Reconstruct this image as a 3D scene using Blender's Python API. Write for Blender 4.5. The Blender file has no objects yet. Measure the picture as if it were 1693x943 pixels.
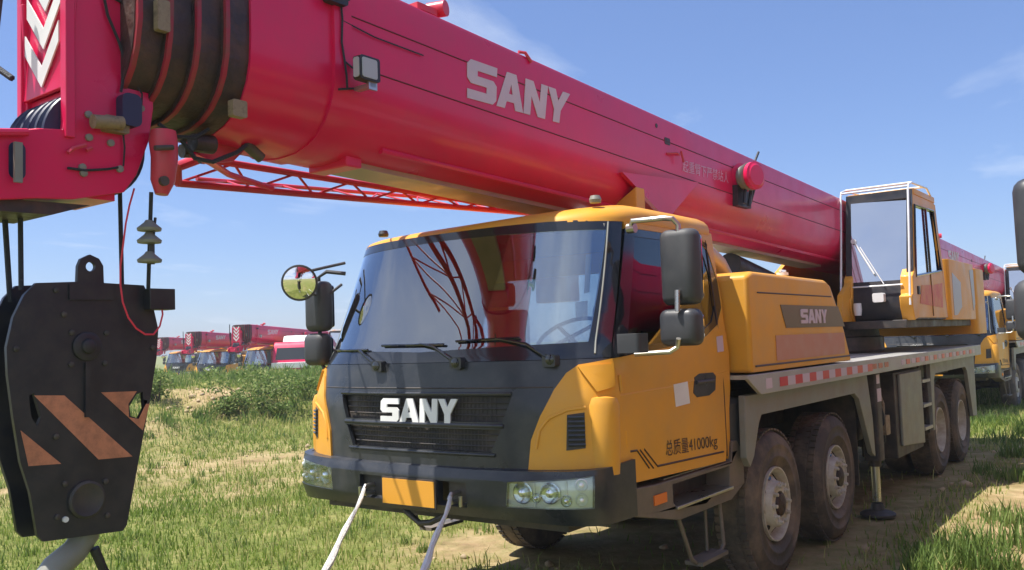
import bpy, bmesh, math, random
import numpy as np
from mathutils import Vector, Matrix
from mathutils.geometry import tessellate_polygon
R = math.radians
random.seed(7)
scn = bpy.context.scene
COL = scn.collection

# ------------------------------------------------------------------ camera
PW, PH, PF = 1693.0, 943.0, 1480.2
cam_loc = Vector((3.868, -4.008, 1.884))
cr = Vector((0.797086, 0.602755, -0.036616)).normalized()
cf = Vector((-0.600086, 0.797413, 0.063481)).normalized()
cu = cr.cross(cf).normalized(); cr = cf.cross(cu).normalized()
cd = bpy.data.cameras.new('camera'); cam = bpy.data.objects.new('camera', cd); COL.objects.link(cam)
cd.sensor_fit = 'HORIZONTAL'; cd.sensor_width = 36; cd.lens = 36 * PF / PW
cd.clip_start = 0.05; cd.clip_end = 5000
M4 = Matrix((cr, cu, -cf)).transposed().to_4x4(); M4.translation = cam_loc
cam.matrix_world = M4
scn.camera = cam

# ------------------------------------------------------------------ sky, sun, exposure
SUN = Vector((-0.30, -0.30, 1.0)).normalized()
elev = math.asin(SUN.z); rot = math.atan2(SUN.x, SUN.y) % (2 * math.pi)
w = bpy.data.worlds.new('World'); scn.world = w; w.use_nodes = True
nt = w.node_tree; nt.nodes.clear()
N = nt.nodes.new; L = nt.links.new
wo = N('ShaderNodeOutputWorld'); bg = N('ShaderNodeBackground'); sky = N('ShaderNodeTexSky')
sky.sky_type = 'NISHITA'; sky.sun_disc = False; sky.sun_elevation = elev; sky.sun_rotation = rot
sky.air_density = 1.0; sky.dust_density = 0.5; sky.ozone_density = 3.0; sky.altitude = 50
bg.inputs[1].default_value = 0.090
tc = N('ShaderNodeTexCoord'); sep = N('ShaderNodeSeparateXYZ'); L(tc.outputs['Generated'], sep.inputs[0])
# cloud layer: direction projected on a high plane
mx = N('ShaderNodeMath'); mx.operation = 'MAXIMUM'; L(sep.outputs[2], mx.inputs[0]); mx.inputs[1].default_value = 0.03
ad = N('ShaderNodeMath'); ad.operation = 'ADD'; L(mx.outputs[0], ad.inputs[0]); ad.inputs[1].default_value = 0.10
dv = N('ShaderNodeVectorMath'); dv.operation = 'DIVIDE'; L(tc.outputs['Generated'], dv.inputs[0])
cb = N('ShaderNodeCombineXYZ'); [L(ad.outputs[0], cb.inputs[i]) for i in range(3)]; L(cb.outputs[0], dv.inputs[1])
mp = N('ShaderNodeMapping'); mp.inputs['Location'].default_value = (7.4, 4.1, 0); mp.inputs['Scale'].default_value = (0.75, 0.5, 0.0)
L(dv.outputs[0], mp.inputs[0])
cn = N('ShaderNodeTexNoise'); cn.inputs['Scale'].default_value = 1.5; cn.inputs['Detail'].default_value = 8; cn.inputs['Roughness'].default_value = 0.55; cn.inputs['Distortion'].default_value = 0.3
L(mp.outputs[0], cn.inputs['Vector'])
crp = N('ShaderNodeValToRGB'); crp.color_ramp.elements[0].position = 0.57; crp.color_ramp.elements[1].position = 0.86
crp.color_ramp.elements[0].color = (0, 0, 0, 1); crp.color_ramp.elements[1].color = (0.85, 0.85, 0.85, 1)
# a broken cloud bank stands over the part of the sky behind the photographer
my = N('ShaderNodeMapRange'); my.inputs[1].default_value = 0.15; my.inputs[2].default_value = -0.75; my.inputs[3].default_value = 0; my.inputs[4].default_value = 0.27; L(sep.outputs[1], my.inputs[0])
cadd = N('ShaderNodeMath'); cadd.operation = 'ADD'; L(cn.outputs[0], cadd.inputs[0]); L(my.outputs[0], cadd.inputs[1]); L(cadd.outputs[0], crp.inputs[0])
mxc = N('ShaderNodeMix'); mxc.data_type = 'RGBA'
tint = N('ShaderNodeVectorMath'); tint.operation = 'MULTIPLY'; L(sky.outputs[0], tint.inputs[0]); tint.inputs[1].default_value = (0.80, 0.855, 1.05)
# thin even veil of high haze that lifts the blue a little
veil = N('ShaderNodeMix'); veil.data_type = 'RGBA'; veil.inputs[0].default_value = 0.25; L(tint.outputs[0], veil.inputs[6]); veil.inputs[7].default_value = (1.6, 2.5, 5.0, 1)
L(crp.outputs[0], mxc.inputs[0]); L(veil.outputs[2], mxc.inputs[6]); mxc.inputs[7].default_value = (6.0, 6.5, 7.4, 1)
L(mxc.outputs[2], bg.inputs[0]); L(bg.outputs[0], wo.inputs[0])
sl = bpy.data.lights.new('sun', 'SUN'); so = bpy.data.objects.new('sun', sl); COL.objects.link(so)
sl.energy = 4.6; sl.angle = R(0.6); sl.color = (1.0, 0.95, 0.86)
so.rotation_euler = SUN.to_track_quat('Z', 'Y').to_euler(); so.location = (0, 0, 30)
vs = scn.view_settings; vs.view_transform = 'Standard'; vs.look = 'None'; vs.gamma = 1; vs.use_curve_mapping = False
vs.exposure = 0.82
scn.cycles.max_bounces = 8; scn.cycles.transparent_max_bounces = 16

# ------------------------------------------------------------------ helpers
def ray(px, py): return (cf + cr * ((px - PW / 2) / PF) - cu * ((py - PH / 2) / PF))
def at(ax, val, px, py):
    d = ray(px, py); t = (val - cam_loc[ax]) / d[ax]; return cam_loc + d * t
def X(v, px, py): return at(0, v, px, py)
def Y(v, px, py): return at(1, v, px, py)

MATS = {}
def mat(name, col, rough=0.5, metal=0.0, coat=0.0, var=0.0, vscale=6.0, dirt=None, dirt_amt=0.0, dscale=3.0, bump=0.0, bscale=40.0, spec=0.5, trans=0.0):
    m = bpy.data.materials.new(name); m.use_nodes = True; MATS[name] = m
    t = m.node_tree; b = t.nodes['Principled BSDF']
    b.inputs['Base Color'].default_value = (*col, 1); b.inputs['Roughness'].default_value = rough
    b.inputs['Metallic'].default_value = metal; b.inputs['Coat Weight'].default_value = coat
    b.inputs['Coat Roughness'].default_value = 0.12; b.inputs['Specular IOR Level'].default_value = spec
    tc = t.nodes.new('ShaderNodeTexCoord'); src = None
    if var > 0:
        n = t.nodes.new('ShaderNodeTexNoise'); n.inputs['Scale'].default_value = vscale; n.inputs['Detail'].default_value = 6
        t.links.new(tc.outputs['Object'], n.inputs['Vector'])
        mr = t.nodes.new('ShaderNodeMapRange'); mr.inputs[1].default_value = 0.3; mr.inputs[2].default_value = 0.7
        mr.inputs[3].default_value = 1 - var; mr.inputs[4].default_value = 1 + var
        t.links.new(n.outputs[0], mr.inputs[0])
        vm = t.nodes.new('ShaderNodeVectorMath'); vm.operation = 'SCALE'; vm.inputs[0].default_value = col
        t.links.new(mr.outputs[0], vm.inputs['Scale']); src = vm.outputs[0]
        rr = t.nodes.new('ShaderNodeMapRange'); rr.inputs[1].default_value = 0.3; rr.inputs[2].default_value = 0.7
        rr.inputs[3].default_value = max(0.02, rough * 0.75); rr.inputs[4].default_value = min(1, rough * 1.3)
        t.links.new(n.outputs[0], rr.inputs[0]); t.links.new(rr.outputs[0], b.inputs['Roughness'])
    if dirt is not None:
        n2 = t.nodes.new('ShaderNodeTexNoise'); n2.inputs['Scale'].default_value = dscale; n2.inputs['Detail'].default_value = 10; n2.inputs['Roughness'].default_value = 0.65
        t.links.new(tc.outputs['Object'], n2.inputs['Vector'])
        mr2 = t.nodes.new('ShaderNodeMapRange'); mr2.inputs[1].default_value = 0.42; mr2.inputs[2].default_value = 0.68
        mr2.inputs[3].default_value = dirt_amt * 0.15; mr2.inputs[4].default_value = dirt_amt
        t.links.new(n2.outputs[0], mr2.inputs[0])
        mm = t.nodes.new('ShaderNodeMix'); mm.data_type = 'RGBA'
        t.links.new(mr2.outputs[0], mm.inputs[0])
        if src: t.links.new(src, mm.inputs[6])
        else: mm.inputs[6].default_value = (*col, 1)
        mm.inputs[7].default_value = (*dirt, 1); src = mm.outputs[2]
    if src: t.links.new(src, b.inputs['Base Color'])
    if bump > 0:
        n3 = t.nodes.new('ShaderNodeTexNoise'); n3.inputs['Scale'].default_value = bscale; n3.inputs['Detail'].default_value = 5
        t.links.new(tc.outputs['Object'], n3.inputs['Vector'])
        bp = t.nodes.new('ShaderNodeBump'); bp.inputs['Strength'].default_value = bump; bp.inputs['Distance'].default_value = 0.02
        t.links.new(n3.outputs[0], bp.inputs['Height']); t.links.new(bp.outputs[0], b.inputs['Normal'])
    return m
def glass_mat(name, tint, gloss=1.0, base=0.0):
    m = bpy.data.materials.new(name); m.use_nodes = True; t = m.node_tree; t.nodes.clear()
    o = t.nodes.new('ShaderNodeOutputMaterial'); tr = t.nodes.new('ShaderNodeBsdfTransparent'); g = t.nodes.new('ShaderNodeBsdfGlossy')
    tr.inputs[0].default_value = (*tint, 1); g.inputs['Roughness'].default_value = 0.015; g.inputs[0].default_value = (0.95, 0.97, 1, 1)
    f = t.nodes.new('ShaderNodeFresnel'); f.inputs[0].default_value = 1.6
    a = t.nodes.new('ShaderNodeMath'); a.operation = 'MULTIPLY_ADD'; a.inputs[1].default_value = gloss; a.inputs[2].default_value = base; a.use_clamp = True
    mx = t.nodes.new('ShaderNodeMixShader')
    t.links.new(f.outputs[0], a.inputs[0]); t.links.new(a.outputs[0], mx.inputs[0]); t.links.new(tr.outputs[0], mx.inputs[1]); t.links.new(g.outputs[0], mx.inputs[2]); t.links.new(mx.outputs[0], o.inputs[0])
    MATS[name] = m; return m

TAN = (0.36, 0.29, 0.20)
red = mat('red_paint', (0.72, 0.006, 0.085), 0.36, coat=0.28, spec=0.4, bump=0.12, bscale=1.5, var=0.10, vscale=2.5, dirt=(0.40, 0.04, 0.08), dirt_amt=0.35, dscale=5)
redfl = mat('faded_red_paint', (0.60, 0.03, 0.07), 0.45, coat=0.1, var=0.12, vscale=8, dirt=(0.2, 0.08, 0.06), dirt_amt=0.4)
yellow = mat('yellow_paint', (0.75, 0.35, 0.032), 0.42, coat=0.10, spec=0.32, var=0.06, vscale=3, dirt=(0.48, 0.30, 0.13), dirt_amt=0.28, dscale=4)
black = mat('black_plastic', (0.020, 0.024, 0.032), 0.32, coat=0.12, var=0.15, vscale=5, dirt=(0.14, 0.13, 0.12), dirt_amt=0.25, dscale=6)
frit = mat('black_frit', (0.018, 0.02, 0.025), 0.10, coat=0.5)
mirror_black = mat('mirror_plastic', (0.038, 0.041, 0.050), 0.5, var=0.1, dirt=(0.14, 0.135, 0.13), dirt_amt=0.25)
darkm = mat('chassis_black', (0.03, 0.03, 0.032), 0.55, var=0.3, dirt=(0.16, 0.12, 0.09), dirt_amt=0.5, dscale=5)
blk = mat('black_paint', (0.014, 0.018, 0.028), 0.42, spec=0.5, var=0.2, vscale=9, dirt=(0.06, 0.045, 0.035), dirt_amt=0.5, dscale=9)
greyp = mat('grey_paint', (0.22, 0.235, 0.22), 0.45, var=0.12, dirt=(0.22, 0.18, 0.12), dirt_amt=0.55, dscale=5)
alu = mat('deck_metal', (0.46, 0.46, 0.44), 0.42, metal=0.3, var=0.12, dirt=(0.3, 0.26, 0.2), dirt_amt=0.5)
skirt_m = mat('dusty_skirt_plastic', (0.105, 0.095, 0.088), 0.6, var=0.2, dirt=(0.26, 0.2, 0.14), dirt_amt=0.55)
rubber = mat('tyre_rubber', (0.05, 0.047, 0.045), 0.85, var=0.2, dirt=(0.27, 0.20, 0.145), dirt_amt=0.85, dscale=3, bump=0.2, bscale=30)
rim_m = mat('rim_steel', (0.62, 0.60, 0.54), 0.5, var=0.12, dirt=(0.30, 0.22, 0.15), dirt_amt=0.75, dscale=7)
steel = mat('bare_steel', (0.55, 0.54, 0.5), 0.32, metal=0.9, var=0.1, dirt=(0.3, 0.25, 0.18), dirt_amt=0.4)
chrome = mat('chrome', (0.75, 0.76, 0.78), 0.12, metal=1.0)
grease = mat('rusty_greased_steel', (0.02, 0.017, 0.022), 0.5, var=0.4, vscale=14, dirt=(0.11, 0.055, 0.04), dirt_amt=0.75, dscale=6, bump=0.5, bscale=25)
rust_edge = mat('worn_collar_edge', (0.34, 0.012, 0.04), 0.5, dirt=(0.16, 0.07, 0.05), dirt_amt=0.7, dscale=12)
white = mat('white_paint', (0.78, 0.78, 0.78), 0.4, var=0.05)
offw = mat('faded_lettering', (0.60, 0.50, 0.54), 0.5, var=0.06)
ghost = mat('worn_lettering', (0.70, 0.40, 0.50), 0.5, var=0.15, vscale=20)
rail_m = mat('white_handrail', (0.70, 0.72, 0.74), 0.3, var=0.05)
wirem = mat('wire_rope', (0.03, 0.035, 0.045), 0.55, metal=0.2, bump=0.6, bscale=150)
redcord = mat('red_cord', (0.75, 0.05, 0.09), 0.5)
orange = mat('orange_reflector', (0.62, 0.24, 0.13), 0.5, var=0.10, dirt=(0.10, 0.05, 0.04), dirt_amt=0.45, dscale=22)
amber = mat('amber_lens', (0.75, 0.18, 0.03), 0.25)
tapered = mat('red_tape', (0.60, 0.03, 0.06), 0.3)
lensm = mat('lamp_reflector', (0.90, 0.91, 0.90), 0.28, metal=0.25)
lclear = glass_mat('lamp_lens', (0.9, 0.93, 0.9), 0.7, 0.03)
lampg = mat('lamp_bulb_glass', (0.72, 0.76, 0.82), 0.06, metal=0.9)
salmon = mat('faded_salmon_panel', (0.55, 0.25, 0.16), 0.5, var=0.04)
bandm = mat('brown_band', (0.12, 0.085, 0.05), 0.4)
platem = mat('yellow_plate', (0.78, 0.36, 0.04), 0.45)
plated = mat('yellow_plate_faded', (0.36, 0.22, 0.12), 0.5)
linem = mat('dark_line', (0.06, 0.03, 0.02), 0.5)
seamm = mat('red_seam', (0.12, 0.008, 0.02), 0.6)
greyd = mat('grey_decal', (0.42, 0.44, 0.47), 0.4)
redst = mat('red_sticker', (0.62, 0.09, 0.07), 0.5, dirt=(0.7, 0.36, 0.1), dirt_amt=0.8, dscale=4)
brass = mat('tan_solenoid', (0.34, 0.26, 0.16), 0.6, var=0.3, vscale=20, dirt=(0.10, 0.07, 0.05), dirt_amt=0.9, dscale=20)
pipem = mat('dusty_pipe_and_bounce', (0.42, 0.31, 0.24), 0.45, metal=0.3, var=0.15)
bluem = mat('blue_sheave', (0.018, 0.028, 0.075), 0.45, var=0.2)
seatm = mat('seat_fabric', (0.05, 0.05, 0.055), 0.8)
dashm = mat('dashboard_plastic', (0.16, 0.17, 0.18), 0.55)
inter = mat('cab_lining', (0.34, 0.33, 0.31), 0.8)
glass = glass_mat('windshield_glass', (0.78, 0.86, 0.88), 1.7, 0.17)
sglass = glass_mat('side_glass', (0.74, 0.78, 0.80), 1.0, 0.02)
oglass = glass_mat('operator_cab_glass', (0.20, 0.24, 0.27), 1.8, 0.55)
mglass = mat('mirror_glass', (0.9, 0.9, 0.9), 0.03, metal=1.0)
strapm = mat('pale_strap', (0.80, 0.78, 0.72), 0.45, metal=0.1, bump=0.4, bscale=60)

class MB:
    def __init__(s): s.bm = bmesh.new()
    def box(s, a, b):
        x0, y0, z0 = [min(a[i], b[i]) for i in range(3)]; x1, y1, z1 = [max(a[i], b[i]) for i in range(3)]
        v = [s.bm.verts.new(p) for p in ((x0,y0,z0),(x1,y0,z0),(x1,y1,z0),(x0,y1,z0),(x0,y0,z1),(x1,y0,z1),(x1,y1,z1),(x0,y1,z1))]
        for f in ((3,2,1,0),(4,5,6,7),(0,1,5,4),(1,2,6,5),(2,3,7,6),(3,0,4,7)): s.bm.faces.new([v[i] for i in f])
        return s
    def prism(s, pts, vec, holes=()):
        """closed outline of 3D points extruded along vec"""
        vec = Vector(vec); loops = [[Vector(p) for p in pts]] + [[Vector(p) for p in h] for h in holes]
        flat = [p for l in loops for p in l]
        a = [s.bm.verts.new(p) for p in flat]; b = [s.bm.verts.new(p + vec) for p in flat]
        for t in tessellate_polygon(loops):
            try: s.bm.faces.new([a[i] for i in t]); s.bm.faces.new([b[i] for i in reversed(t)])
            except ValueError: pass
        k = 0
        for l in loops:
            n = len(l)
            for i in range(n): s.bm.faces.new([a[k+i], a[k+(i+1)%n], b[k+(i+1)%n], b[k+i]])
            k += n
        return s
    def tube(s, path, r, n=10, cap=True):
        path = [Vector(p) for p in path]; rs = r if isinstance(r, (list, tuple)) else [r] * len(path)
        rings = []; up = None
        for i, p in enumerate(path):
            d = (path[min(i+1, len(path)-1)] - path[max(i-1, 0)]).normalized()
            if up is None: up = Vector((0, 0, 1)) if abs(d.z) < 0.9 else Vector((1, 0, 0))
            a = d.cross(up).normalized(); b = a.cross(d).normalized(); up = b
            rings.append([s.bm.verts.new(p + (a * math.cos(2*math.pi*k/n) + b * math.sin(2*math.pi*k/n)) * rs[i]) for k in range(n)])
        for q, w_ in zip(rings, rings[1:]):
            for k in range(n): s.bm.faces.new([q[k], q[(k+1)%n], w_[(k+1)%n], w_[k]])
        if cap: s.bm.faces.new(rings[0][::-1]); s.bm.faces.new(rings[-1])
        return s
    def lathe(s, prof, c, ax=(1,0,0), n=32, close=False, open0=False):
        """prof: (offset along axis, radius)"""
        c = Vector(c); ax = Vector(ax).normalized(); a = ax.orthogonal().normalized(); b = ax.cross(a)
        rings = [[s.bm.verts.new(c + ax*o + (a*math.cos(2*math.pi*k/n) + b*math.sin(2*math.pi*k/n))*max(r, 1e-4)) for k in range(n)] for o, r in prof]
        for q, w_ in zip(rings, rings[1:] + ([rings[0]] if close else [])):
            for k in range(n): s.bm.faces.new([q[k], q[(k+1)%n], w_[(k+1)%n], w_[k]])
        if not close:
            if not open0: s.bm.faces.new(rings[0][::-1])
            s.bm.faces.new(rings[-1])
        return s
    def rbox(s, a, b, r, ax=2, n=5):
        """box with rounded edges along axis ax"""
        lo = [min(a[i], b[i]) for i in range(3)]; hi = [max(a[i], b[i]) for i in range(3)]
        u, v = [i for i in range(3) if i != ax]
        pts = []
        for cx, cy, a0 in ((hi[u]-r, hi[v]-r, 0), (lo[u]+r, hi[v]-r, 90), (lo[u]+r, lo[v]+r, 180), (hi[u]-r, lo[v]+r, 270)):
            for k in range(n+1):
                t = R(a0 + 90*k/n); q = [0, 0, 0]; q[u] = cx + r*math.cos(t); q[v] = cy + r*math.sin(t); q[ax] = lo[ax]; pts.append(Vector(q))
        e = Vector((0, 0, 0)); e[ax] = hi[ax] - lo[ax]
        return s.prism(pts, e)
    def pod(s, a, b, r, e):
        """upright housing with rounded corners (radius r) and rounded ends (radius e)"""
        lo = [min(a[i], b[i]) for i in range(3)]; hi = [max(a[i], b[i]) for i in range(3)]; rings = []
        zs = [(lo[2]+e*(1-math.cos(R(t_))), e*(1-math.sin(R(t_)))) for t_ in (0, 15, 35, 60, 90)]; zs += [(hi[2]+lo[2]-z, i_) for z, i_ in zs[::-1]]
        for z, ins in zs:
            ring = []
            for cx, cy, a0 in ((hi[0]-r, hi[1]-r, 0), (lo[0]+r, hi[1]-r, 90), (lo[0]+r, lo[1]+r, 180), (hi[0]-r, lo[1]+r, 270)):
                for k in range(7):
                    t_ = R(a0+15*k); rr = max(r-ins, .002); sx = -ins+r-rr if True else 0
                    ccx = cx - (ins-(r-rr))*(1 if cx > (lo[0]+hi[0])/2 else -1); ccy = cy - (ins-(r-rr))*(1 if cy > (lo[1]+hi[1])/2 else -1)
                    ring.append(s.bm.verts.new((ccx+rr*math.cos(t_), ccy+rr*math.sin(t_), z)))
            rings.append(ring)
        for q, w_ in zip(rings, rings[1:]):
            for k in range(len(q)): s.bm.faces.new([q[k], q[(k+1) % len(q)], w_[(k+1) % len(q)], w_[k]])
        s.bm.faces.new(rings[0][::-1]); s.bm.faces.new(rings[-1]); return s
    def build(s, name, m, parent=None, bevel=0.0, sharp=35):
        bmesh.ops.remove_doubles(s.bm, verts=s.bm.verts, dist=1e-5)
        bmesh.ops.recalc_face_normals(s.bm, faces=s.bm.faces)
        me = bpy.data.meshes.new(name); s.bm.to_mesh(me); s.bm.free(); me.materials.append(m)
        me.shade_smooth(); me.set_sharp_from_angle(angle=R(sharp))
        o = bpy.data.objects.new(name, me); COL.objects.link(o)
        if parent: o.parent = parent; o.matrix_parent_inverse = Matrix()
        if bevel:
            bv = o.modifiers.new('bevel', 'BEVEL'); bv.width = bevel; bv.segments = 3; bv.limit_method = 'ANGLE'; bv.angle_limit = R(40)
        return o
def tag(o, label=None, cat=None, group=None, kind=None):
    if label: o['label'] = label
    if cat: o['category'] = cat
    if group: o['group'] = group
    if kind: o['kind'] = kind
    return o
def empty(name, loc=(0,0,0), rz=0, parent=None):
    o = bpy.data.objects.new(name, None); COL.objects.link(o); o.location = loc; o.rotation_euler.z = rz; o.parent = parent
    o.empty_display_size = 0.1; return o
def kids(o): return [c for c in ALLKIDS.get(o.name, [])]

# letters as outlines in a unit square
GL = {
 'S': [[(0,0),(.88,0),(1,.12),(1,.50),(.88,.62),(.34,.62),(.34,.76),(1,.76),(1,1),(.12,1),(0,.88),(0,.52),(.12,.40),(.66,.40),(.66,.24),(0,.24)]],
 'A': [[(0,0),(.33,1),(.67,1),(1,0),(.70,0),(.64,.20),(.36,.20),(.30,0)], [(.43,.42),(.50,.70),(.57,.42)]],
 'N': [[(0,0),(0,1),(.34,1),(.70,.44),(.70,1),(1,1),(1,0),(.66,0),(.30,.56),(.30,0)]],
 'Y': [[(.35,0),(.35,.38),(0,1),(.33,1),(.5,.66),(.67,1),(1,1),(.65,.38),(.65,0)]],
}
def sany(fn, gap=0.05, ws=(1.15, 1.15, 1.0, 1.05)):
    """outlines of the four letters in u,v 0..1 passed through fn(u, v)"""
    tot = sum(ws) + gap * 3; u0 = 0; out = []
    for ch, wd in zip('SANY', ws):
        out.append([[fn((u0 + p[0]*wd)/tot, p[1]) for p in lp] for lp in GL[ch]]); u0 += wd + gap
    return out
def text_mesh(txt, size=1.0):
    c = bpy.data.curves.new('t', 'FONT'); c.body = txt; c.size = size; c.extrude = 0
    o = bpy.data.objects.new('t', c); COL.objects.link(o)
    dg = bpy.context.evaluated_depsgraph_get(); me = bpy.data.meshes.new_from_object(o.evaluated_get(dg))
    bpy.data.objects.remove(o); return me

# ------------------------------------------------------------------ curved shells (cab, bumper)
class Shell:
    def __init__(s, W, F, D, n): s.W, s.F, s.D, s.n = W, F, D, n
    def g(s, p):
        W = s.W(p[2]); D = s.D(p[2]) if callable(s.D) else s.D; t = max(0.0, s.F(p[2]) + D - p[1]) / D
        return (abs(p[0]) / W) ** s.n + t ** s.n - 1
    def S(s, phi, z, off=0.0):
        d = Vector((math.sin(phi), -math.cos(phi), 0)); c = Vector((0, 1.0, z)); lo, hi = 0.0, 4.0
        for _ in range(34):
            m = (lo + hi) / 2
            if s.g(c + d*m) > 0: hi = m
            else: lo = m
        p = c + d*lo
        if off:
            e = 1e-3; g0 = s.g(p)
            gr = Vector(((s.g(p+Vector((e,0,0)))-g0), (s.g(p+Vector((0,e,0)))-g0), (s.g(p+Vector((0,0,e)))-g0)))
            p = p + gr.normalized()*off
        return p
    def px(s, px, py):
        """where a sight line meets the shell: (phi, z)"""
        d = ray(px, py); t = 3.0; h = 0.02
        while t < 12 and s.g(cam_loc + d*t) > 0: t += h
        lo, hi = t-h, t
        for _ in range(25):
            m = (lo+hi)/2
            if s.g(cam_loc + d*m) > 0: lo = m
            else: hi = m
        p = cam_loc + d*hi; return (math.atan2(p.x, -(p.y-1.0)), p.z)
    def P(s, *pts): return [s.px(*q) for q in pts]
    def patch(s, mb, poly, off=0.0, thick=0.02, holes=(), dphi=R(3), dz=0.06):
        loops = [[Vector((a, b, 0)) for a, b in poly]] + [[Vector((a, b, 0)) for a, b in h] for h in holes]
        flat = [p for l in loops for p in l]; bm = bmesh.new(); vs_ = [bm.verts.new(p) for p in flat]
        for t in tessellate_polygon(loops):
            try: bm.faces.new([vs_[i] for i in t])
            except ValueError: pass
        def cut(axis, step):
            lo = min(p[axis] for p in flat); hi = max(p[axis] for p in flat); k = math.ceil(lo/step)
            while k*step < hi:
                co = Vector((0,0,0)); co[axis] = k*step; no = Vector((0,0,0)); no[axis] = 1
                if k*step - lo > 1e-4 and hi - k*step > 1e-4:
                    bmesh.ops.bisect_plane(bm, geom=bm.verts[:]+bm.edges[:]+bm.faces[:], plane_co=co, plane_no=no, dist=1e-6)
                k += 1
        cut(0, dphi); cut(1, dz)
        bmesh.ops.remove_doubles(bm, verts=bm.verts, dist=1e-6)
        A = {}; B = {}
        for v in bm.verts:
            A[v] = mb.bm.verts.new(s.S(v.co.x, v.co.y, off)); B[v] = mb.bm.verts.new(s.S(v.co.x, v.co.y, off-thick))
        for f in bm.faces:
            try: mb.bm.faces.new([A[v] for v in f.verts]); mb.bm.faces.new([B[v] for v in reversed(f.verts)])
            except ValueError: pass
        for e in bm.edges:
            if len(e.link_faces) == 1:
                a, b = e.verts
                try: mb.bm.faces.new([A[a], A[b], B[b], B[a]])
                except ValueError: pass
        bm.free(); return mb
def mir(poly): return [(-a, b) for a, b in poly][::-1]
def lerp(a, b, t): return a + (b-a)*t
def pw(z, tab):
    for (z0, v0), (z1, v1) in zip(tab, tab[1:]):
        if z <= z1: return lerp(v0, v1, (max(z, z0)-z0)/(z1-z0))
    return tab[-1][1]
CAB = Shell(lambda z: pw(z, ((1.75, 1.22), (2.62, 1.13), (2.9, 1.10))), lambda z: pw(z, ((0.9, .06), (1.5, .085), (1.78, .12), (1.90, .17), (2.62, .43), (2.9, .55))), lambda z: pw(z, ((1.55, .40), (1.86, .60))), 2.6)
BUM = Shell(lambda z: 1.25, lambda z: pw(z, ((0.86, .06), (0.95, .02), (1.1, .02), (1.15, .045))), 0.36, 3.4)

# ================================================================== THE SETTING
rng = np.random.default_rng(3)
def vnoise(x, y, f, seed=0):
    x = x*f + seed*17.3; y = y*f + seed*9.1
    xi = np.floor(x).astype(int); yi = np.floor(y).astype(int); fx = x-xi; fy = y-yi
    def h(a, b):
        n = (a*374761393 + b*668265263 + seed*1274126177) & 0x7fffffff
        n = ((n ^ (n >> 13)) * 1274126177) & 0x7fffffff; return ((n ^ (n >> 16)) & 0xffff) / 65535.0
    u = fx*fx*(3-2*fx); v = fy*fy*(3-2*fy)
    return (h(xi, yi)*(1-u)+h(xi+1, yi)*u)*(1-v) + (h(xi, yi+1)*(1-u)+h(xi+1, yi+1)*u)*v
def fbm(x, y, f, seed=0, o=4):
    r = 0; a = 0.5
    for i in range(o): r = r + a*vnoise(x, y, f*2**i, seed+i); a *= 0.5
    return r / (1-0.5**o)
def sstep(a, b, x):
    t = np.clip((x-a)/(b-a), 0, 1); return t*t*(3-2*t)
def H(x, y):
    x = np.asarray(x, float); y = np.asarray(y, float)
    near = sstep(2.0, 9.0, np.hypot(np.maximum(np.abs(x-2)-4, 0), np.maximum(np.abs(y-4)-7, 0)))
    s = (-x*0.84 + y*0.30)                                     # runs up the low bank on the far left
    n = fbm(x, y, 0.22, 5, 4)
    bank = sstep(9.8 + 3*n, 18.5 + 2*n, s) * (0.70 + 0.55*fbm(x, y, 0.16, 9, 3)) * (1-sstep(25, 33, s)) - 0.65*sstep(26, 34, s)
    dirt = 0.35*np.exp(-(((x+15.4)/1.6)**2 + ((y-9.2)/1.4)**2)) + 0.25*np.exp(-(((x+14.0)/1.5)**2 + ((y-5.8)/1.3)**2))
    rough = (fbm(x, y, 1.3, 2, 4)-0.5)*0.10*(0.35+near)
    fold = np.abs(fbm(x, y, 0.9, 31, 4)-0.5)*0.9*np.clip(bank*1.2+dirt*2, 0, 1)
    return -0.02 + rough*(0.5+0.5*near) + bank + dirt*0.8 + fold*0.5
def BARE(x, y):
    """0 grass .. 1 bare soil"""
    n = fbm(x, y, 0.35, 21, 4); m = fbm(x, y, 1.6, 24, 3)
    b = sstep(0.50, 0.64, 0.7*n+0.3*m)
    s = (-x*0.84 + y*0.30)
    track = np.exp(-((s-9.6)/1.9)**2)*0.75*sstep(0.34, 0.56, fbm(x, y, 0.5, 33, 4))
    right = np.exp(-((x-2.6)/1.3)**2)*0.92*sstep(-2, 2, y)
    under = np.where((np.abs(x) < 2.1) & (y > 2.0) & (y < 12), 0.62, 0.0)
    dirt = 1.0*np.exp(-(((x+15.3)/1.5)**2 + ((y-9.1)/1.3)**2)) + 0.8*np.exp(-(((x+14.0)/1.6)**2 + ((y-6.0)/1.2)**2))
    near = 0.35*np.exp(-(((x+0.9)/0.9)**2+((y-1.0)/1.1)**2)) + 0.9*np.exp(-(((x+1.7)/0.6)**2+((y-2.6)/0.8)**2))
    lush = sstep(12.5, 15, s)
    return np.clip(np.maximum(np.maximum(b*0.55*(1-lush), track), np.maximum(right, np.maximum(under, near))) + dirt, 0, 1)
def grid_axis(lo, hi, fine_lo, fine_hi, fs, growth=1.14):
    v = list(np.arange(fine_lo, fine_hi, fs)); st = fs; a = fine_hi
    while a < hi: v.append(a); st *= growth; a += st
    v.append(hi); st = fs; a = fine_lo-fs
    while a > lo: v.insert(0, a); st *= growth; a -= st
    v.insert(0, lo); return np.array(v)
gx = grid_axis(-1500, 1500, -26, 7, 0.14); gy = grid_axis(-1500, 1500, -6, 20, 0.14)
GX, GY = np.meshgrid(gx, gy); GZ = H(GX, GY)
nx, ny = len(gx), len(gy)
gm = bpy.data.meshes.new('ground'); co = np.stack([GX, GY, GZ], -1).reshape(-1, 3)
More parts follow.
